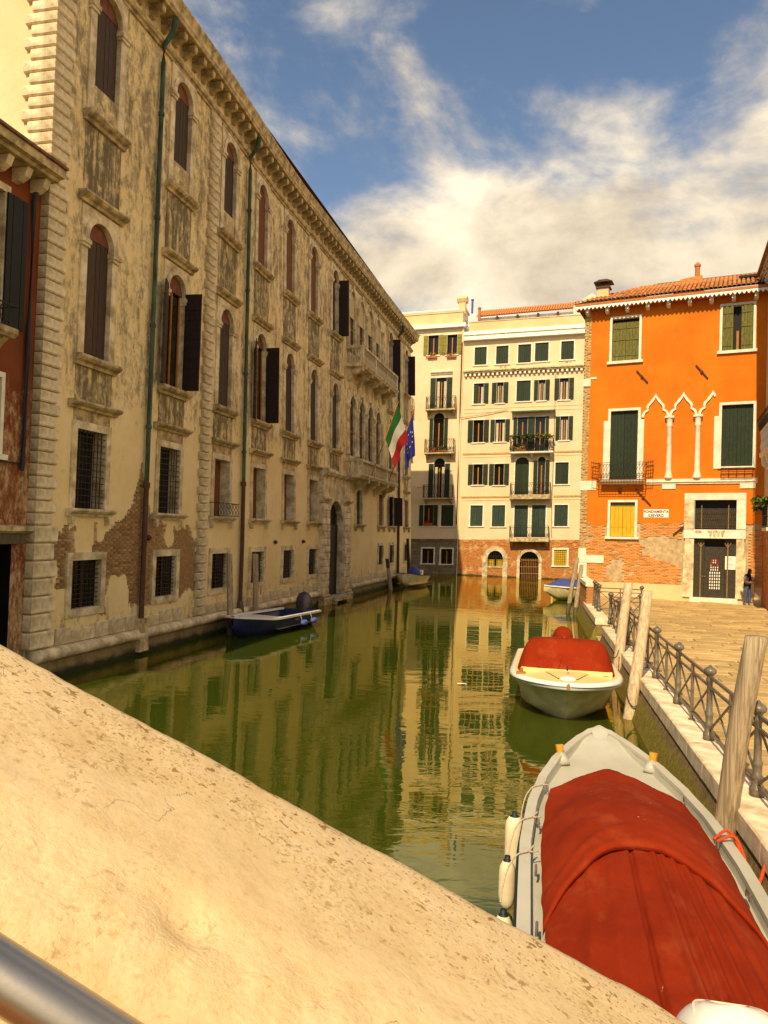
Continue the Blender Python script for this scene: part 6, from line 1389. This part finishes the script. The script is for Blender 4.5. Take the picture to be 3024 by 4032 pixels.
m = MB(BD); m.box(-.2, .2, LD + .05, LD + .55, .55, 1.0); m.box(-.08, .08, LD + .15, LD + .35, -.5, .55); m.build('outboard', 'white_gelcoat', bd)
for i, x in enumerate((-.35, .1)): fender(x + .1, LD + .72, .0, .62, .12, ('white fender hanging at the dinghy stern, left one', 'white fender hanging at the dinghy stern, right one')[i], F=BD, grp='white fenders at the dinghy stern')
# boat under a blue tarpaulin in the side canal
BT = BoatF((9.75, 46.3), 270)
bt = thing('tarp_boat', BT(0, 2, 0), 'white boat under a blue tarpaulin beyond the brown mooring poles', 'boat')
make_hull(bt, BT, 5.0, interp([(0, .05), (.4, .5), (1.2, .85), (5, .9)]), interp([(0, .85), (5, .7)]), interp([(0, .5), (.8, 0), (5, -.2)]), 'hull_cream', flare=.55)
bTf, zTf = interp([(0, .05), (.4, .5), (1.2, .85), (5, .9)]), interp([(0, .85), (5, .7)])
m = MB(BT); rub(m, bTf, zTf, 5, -.05, -.02, .05, .09); m.build('gunwale', 'white_gelcoat', bt)
m = MB(BT); m.grid([[(f * (bTf(d) - .02), d, zTf(d) + .06 + .42 * ss(.1, 1.2, d) * (1 - abs(f) ** 3) + .03 * nz(f * 3, d * 2)) for f in [k / 6 - 1 for k in range(13)]] for d in [.15 + i * .25 for i in range(20)]]); m.build('tarpaulin', 'blue_tarp', bt, True)
single(MB(lambda x, y, z: Vector((x, y, z))).grid([[(2.02 + .1 * i + .02 * j, 19.6 + .05 * i - .06 * j, .012 + .01 * ((i + j) % 2)) for i in range(3)] for j in range(2)]) and (lambda mm: (mm.grid([[(2.0 + .12 * i, 19.6 + .05 * j, .012 + .012 * ((i + j) % 2)) for i in range(3)] for j in range(3)]), mm)[1])(MB()), 'floating_scrap', 'sign_white', 'small white scrap floating on the water left of the cream motorboat', 'litter')

# ---------------------------------------------------------------- flags on the palazzo balcony
def flag(base_u, tip, label, stripes, F_, hoist=(.50, .97), fly=1.75, squeeze=.5, stars=False, sway=.35):
    b = PAL(base_u, 1.12, 6.95); tp = PAL(*tip); t = thing('flag', b, label, 'flag', 'flags over the palazzo balcony')
    m = MB(); m.tube([tuple(b), tuple(b.lerp(tp, .5)), tuple(tp)], [.035, .032, .02], 8); m.build('flagpole', 'frame_wood' if not stars else 'frame_wood', t)
    m = MB(); K, J = 30, 16; out = PAL.Nn; al = Vector((PAL.U.x, PAL.U.y, 0)); P = []
    for i in range(K + 1):
        s_ = i / K; r = []
        for j in range(J + 1):
            h_ = j / J; p = b.lerp(tp, hoist[1] + (hoist[0] - hoist[1]) * h_)
            p = p + Vector((0, 0, -1)) * (fly * s_ * (1 - .18 * h_)) + out * (sway * s_ + .10 * math.sin(h_ * 7 + s_ * 2) * s_) + al * (squeeze * s_ * (1 - h_ * .6) + .16 * math.sin(h_ * 9 + s_ * 3) * s_)
            r.append(tuple(p))
        P.append(r)
    for k in range(len(stripes)):
        a, c = K * k // len(stripes), K * (k + 1) // len(stripes); m = MB(); m.grid(P[a:c + 1]); m.build('stripe' if len(stripes) > 1 else 'cloth', stripes[k], t, True)
    if stars:
        for k in range(12):
            an = 2 * math.pi * k / 12; i = int(K * (.5 + .22 * math.cos(an))); j = int(J * (.5 + .3 * math.sin(an))); c = Vector(P[i][j]); a1 = (Vector(P[i + 1][j]) - c).normalized(); a2 = (Vector(P[i][j + 1]) - c).normalized(); nn = a1.cross(a2).normalized() * .012
            for sg in (1, -1):
                m = MB(); m.face(*[m.pt(*(c + nn * sg + a1 * (-.075 if q % 2 == 0 else -.03) * math.cos(math.pi * q / 5) + a2 * (.075 if q % 2 == 0 else .03) * math.sin(math.pi * q / 5))) for q in range(10)]); m.build('star', 'flag_star', t)
    return t
flag(42.7, (42.6, 2.75, 11.25), 'green white and red tricolour flag hanging from the palazzo balcony', ['flag_green', 'flag_white', 'flag_red'], None, (.50, .96), 2.1, .25, False, .55)
flag(47.0, (47.0, 2.75, 11.5), 'blue flag with yellow stars hanging behind the tricolour', ['flag_blue'], None, (.62, .95), 2.7, .12, True, .1)

# ---------------------------------------------------------------- plants on the balconies
def leaves(m, c, r, k, size=.13):
    for _ in range(k):
        p = Vector(c) + Vector((random.gauss(0, r[0]), random.gauss(0, r[1]), random.gauss(0, r[2]))); a = Vector((random.uniform(-1, 1), random.uniform(-1, 1), random.uniform(-.4, 1))).normalized() * size * random.uniform(.6, 1.3); b = a.cross(Vector((random.uniform(-1, 1), random.uniform(-1, 1), 1))).normalized() * size * .45
        m.face(m.pt(*(p - a)), m.pt(*(p + b)), m.pt(*(p + a)), m.pt(*(p - b)))
def planter(F, u, n, z, w, label, mats, k=130, pot=True, grp='plants on the balconies', hang=.1):
    c = F(u, n, z); t = thing('potted_plant', c, label, 'plant', grp)
    if pot: m = MB(F); m.sweep([(n - .1, z), (n + .1, z), (n + .13, z + .2), (n - .13, z + .2)], [u - w / 2, u + w / 2]); m.build('trough', 'terracotta', t)
    for q, mt in enumerate(mats): m = MB(); leaves(m, F(u + (q - .5) * w * .2, n, z + .32), (w * .28, .12, hang), k); m.build('foliage', mt, t, kind='stuff')
    return t
planter(CRM, 5.8, .8, 12.0, 1.0, 'yellowing plant trough on the left end of the leafy cream-house balcony', ['leaf_yellow', 'leaf_green'], pot=False)
planter(CRM, 7.0, .8, 12.0, 1.1, 'green trailing plant at the middle of the leafy cream-house balcony', ['leaf_green', 'leaf_green'], pot=False)
planter(CRM, 8.3, .8, 12.0, 1.3, 'yellow green plant at the right end of the leafy cream-house balcony', ['leaf_yellow', 'leaf_green'], pot=False)
planter(CRM, 6.2, .55, 11.03, 1.0, 'low ochre plant on the floor of the leafy cream-house balcony', ['leaf_yellow'], 60)
planter(CRM, -1.1, .6, 11.16, 1.5, 'red flowers in a trough on the middle balcony of the narrow house', ['geranium', 'leaf_green'], 60)
planter(CRM, -2.15, .14, 20.0, .9, 'yellow flower box under the top left window of the narrow house', ['leaf_yellow'], 40)
planter(CRM, -.35, .14, 19.95, .9, 'yellow flower box under the top right window of the narrow house', ['leaf_yellow'], 40)
planter(CRM, -2.05, .1, 4.46, .7, 'small red flowers on the shaded lower window sill of the narrow house', ['geranium'], 40)
planter(RGT, -3.9, -.5, 5.3, .8, 'dark bushy plant on the small right-edge balcony', ['leaf_green', 'leaf_green'], 90, pot=False)
planter(RGT, -3.2, -.55, 5.05, .4, 'bright green plant in a basket beside the doorway corner', ['leaf_green'], 40)

# ---------------------------------------------------------------- man by the doorway
def man():
    base = Vector((17.42, 36.72, PZ)); L_ = Loc(base, 0)
    # joints: x right, y away from the camera, z up; he faces right, looking down at a phone
    J = [('pelvis', (0, 0, .92), .145), ('waist', (.0, 0, 1.06), .15), ('chest', (.0, 0, 1.28), .165), ('neckb', (.03, 0, 1.43), .095), ('neck', (.07, -.01, 1.50), .06), ('head0', (.10, -.02, 1.57), .085), ('head1', (.115, -.03, 1.66), .095), ('head2', (.09, -.02, 1.735), .065),
         ('shL', (-.02, -.19, 1.39), .075), ('elL', (-.06, -.27, 1.12), .058), ('wrL', (.17, -.27, 1.10), .042), ('haL', (.25, -.24, 1.12), .035),
         ('shR', (.05, .18, 1.39), .075), ('elR', (.06, .25, 1.12), .058), ('wrR', (.22, .06, 1.10), .042), ('haR', (.27, -.03, 1.12), .035),
         ('hipL', (-.03, -.10, .86), .105), ('knL', (-.02, -.13, .48), .078), ('anL', (-.06, -.13, .10), .05), ('heL', (-.08, -.13, .045), .045), ('toL', (.10, -.17, .04), .04),
         ('hipR', (.03, .10, .86), .105), ('knR', (.08, .12, .48), .078), ('anR', (.09, .13, .10), .05), ('heR', (.07, .13, .045), .045), ('toR', (.26, .10, .04), .04)]
    ix = {n: i for i, (n, _, _) in enumerate(J)}
    E = [('pelvis', 'waist'), ('waist', 'chest'), ('chest', 'neckb'), ('neckb', 'neck'), ('neck', 'head0'), ('head0', 'head1'), ('head1', 'head2'), ('neckb', 'shL'), ('shL', 'elL'), ('elL', 'wrL'), ('wrL', 'haL'), ('neckb', 'shR'), ('shR', 'elR'), ('elR', 'wrR'), ('wrR', 'haR'),
         ('pelvis', 'hipL'), ('hipL', 'knL'), ('knL', 'anL'), ('anL', 'heL'), ('anL', 'toL'), ('pelvis', 'hipR'), ('hipR', 'knR'), ('knR', 'anR'), ('anR', 'heR'), ('anR', 'toR')]
    J2 = [(n, (p[0] * .8 + p[1] * .6, p[1] * .8 - p[0] * .6, p[2]), r) for n, p, r in J]       # turned a little towards us
    me = bpy.data.meshes.new('body_skin'); me.from_pydata([p for _, p, _ in J2], [(ix[a], ix[b]) for a, b in E], []); o = bpy.data.objects.new('body', me); COL.objects.link(o)
    md = o.modifiers.new('skin', 'SKIN'); me.skin_vertices[0].data[0].use_root = True
    for i, (_, _, r) in enumerate(J2): me.skin_vertices[0].data[i].radius = (r, r)
    for i in (0, 1, 2): me.skin_vertices[0].data[i].radius = (J2[i][2] * 1.0, J2[i][2] * 1.12)
    sb = o.modifiers.new('sub', 'SUBSURF'); sb.levels = 2; sb.render_levels = 2
    bpy.context.view_layer.update(); dg = bpy.context.evaluated_depsgraph_get(); m2 = bpy.data.meshes.new_from_object(o.evaluated_get(dg)); bpy.data.objects.remove(o)
    m2.name = 'body'; m2.materials.clear()
    for k in ('vest', 'sleeve', 'jeans', 'shoe', 'skin', 'hair'): m2.materials.append(MATS[k])
    def near(c, a, b):
        A, B = Vector(J2[ix[a]][1]), Vector(J2[ix[b]][1]); t = max(0, min(1, (c - A).dot(B - A) / (B - A).length_squared)); return (c - A.lerp(B, t)).length
    for p in m2.polygons:
        c = p.center; p.use_smooth = True
        seg = min(E, key=lambda e: near(c, *e))
        if 'ha' in seg[1][:2] and seg[1] in ('haL', 'haR'): k = 4
        elif seg in (('shL', 'elL'), ('elL', 'wrL'), ('shR', 'elR'), ('elR', 'wrR')) : k = 1
        elif c.z < .085: k = 3
        elif c.z < .90: k = 2
        elif c.z > 1.49:
            k = 5 if (c.z > 1.64 or c.x < J2[ix['head1']][1][0] - .01) and c.z > 1.53 else 4
        else: k = 0
        p.material_index = k
    t = thing('person', base, 'person in dark vest, grey sleeves and jeans looking down at a phone by the doorway', 'person')
    b = bpy.data.objects.new('body', m2); b.parent = t; COL.objects.link(b)
    # fingers folded round the phone, phone a thing of its own in the hand
    H = Vector(J2[ix['haL']][1]); m = MB()
    for f in range(4): q = H + Vector((.0, .0, .03 - f * .018)); m.tube([tuple(base + q), tuple(base + q + Vector((.045, .005, .0))), tuple(base + q + Vector((.055, .03, .0)))], [.011, .01, .008], 6)
    m.tube([tuple(base + H + Vector((0, -.01, .03))), tuple(base + H + Vector((.025, .0, .065))), tuple(base + H + Vector((.04, .02, .075)))], [.012, .011, .009], 6); m.build('fingers', 'skin', t, True)
    ph = MB(); q = base + H + Vector((.065, .02, .03)); ph.F = lambda x, y, z: q + Vector((x * .8 + z * .3, y, z * .9 - x * .3)); ph.box(-.012, -.003, -.035, .035, -.06, .08); single(ph, 'phone', 'phone_black', 'black phone held by the person at the doorway', 'phone', loc=q)
man()

# ---------------------------------------------------------------- bridge we stand on: parapet, steel handrail
br = thing('bridge_parapet', Vector((0, 1, 2)), 'broad pale lichen-spotted stone parapet of the bridge in the foreground', 'wall')
SL = .50
def pz(x): return 3.362 - SL * x
m = MB(); rows = []
xs = frange(-2.6, -1.0, .05)[:-1] + frange(-1.0, .9, .008) + frange(.9, 2.4, .05)[1:]
prof = [(1.02, -1.2), (1.185, -.30), (1.212, -.08), (1.214, -.03), (1.21, -.013), (1.2, -.004), (1.18, .0), (1.12, .0), (1.06, .0), (1.0, .0), (.94, -.001), (.90, -.003), (.875, -.004), (.86, -.006), (.845, -.009), (.83, -.014), (.815, -.018), (.80, -.024), (.785, -.030), (.77, -.038), (.755, -.046), (.74, -.056), (.73, -.064), (.72, -.075), (.705, -.11), (.70, -.16), (.70, -.5)]
for i, x in enumerate(xs):
    r = []
    for j, (y, dz_) in enumerate(prof):
        w_ = .004 * nz(x * 9, y * 9, 2) + .0022 * nz(x * 26, y * 26, 5); rough_ = ss(.90, .78, y)
        w_ += rough_ * (.003 * nz(x * 17 + y * 11, y * 30, 3) + .0035 * nz(x * 48, y * 48, 1) + .003 * nz(x * 95, y * 95, 6)) - rough_ * .007 * max(0, nz(x * 4.2, y * 14, 11)) - .02 * math.exp(-((x + .19) / .035) ** 2 - ((y - .815) / .02) ** 2) 
        ye = y + (.006 * nz(x * 7, 1.7) + .003 * nz(x * 31, 2.2)) * (1 if y > 1.15 else 0)
        if y > 1.19 and nz(x * 5.3, 8.8) > .42: ye -= .006
        r.append((x, ye, pz(x) + dz_ + w_))
    rows.append(r)
m.grid(rows); m.build('coping', 'parapet_stone', br, True)
m = MB(lambda x, y, z: Vector((x, y, pz(x) + z))); m.box(-2.6, 2.4, .72, 1.15, -2.4, -.20); m.build('parapet_wall', 'bridge_brick', br)
m = MB(lambda x, y, z: Vector((x, y, pz(x) + z)));
for i in range(16): x = -2.4 + i * .3; m.F = lambda a, b, c: Vector((a, b, c)); m.box(x, x + .3, -2.2, .719, 1.0, 2.3 - SL * x - .35)
m.build('bridge_steps', 'bridge_brick', br)
hr = thing('handrail', Vector((-.5, .6, 3.4)), 'brushed steel handrail tube in the lower left corner', 'handrail')
def hz(x): return 3.475 - .58 * (x + .332)
m = MB(); m.tube([(x, .665, hz(x) - .004) for x in (-1.6, -1.0, -.6, -.3, 0, .4)], .0247, 28); m.build('tube', 'steel', hr, True)
for x in (-.9, .3): m = MB(); m.tube([(x, .665, hz(x) - .04), (x, .665, hz(x) - .1), (x, .72, hz(x) - .14)], .012, 10); m.build('bracket', 'steel', hr, True)
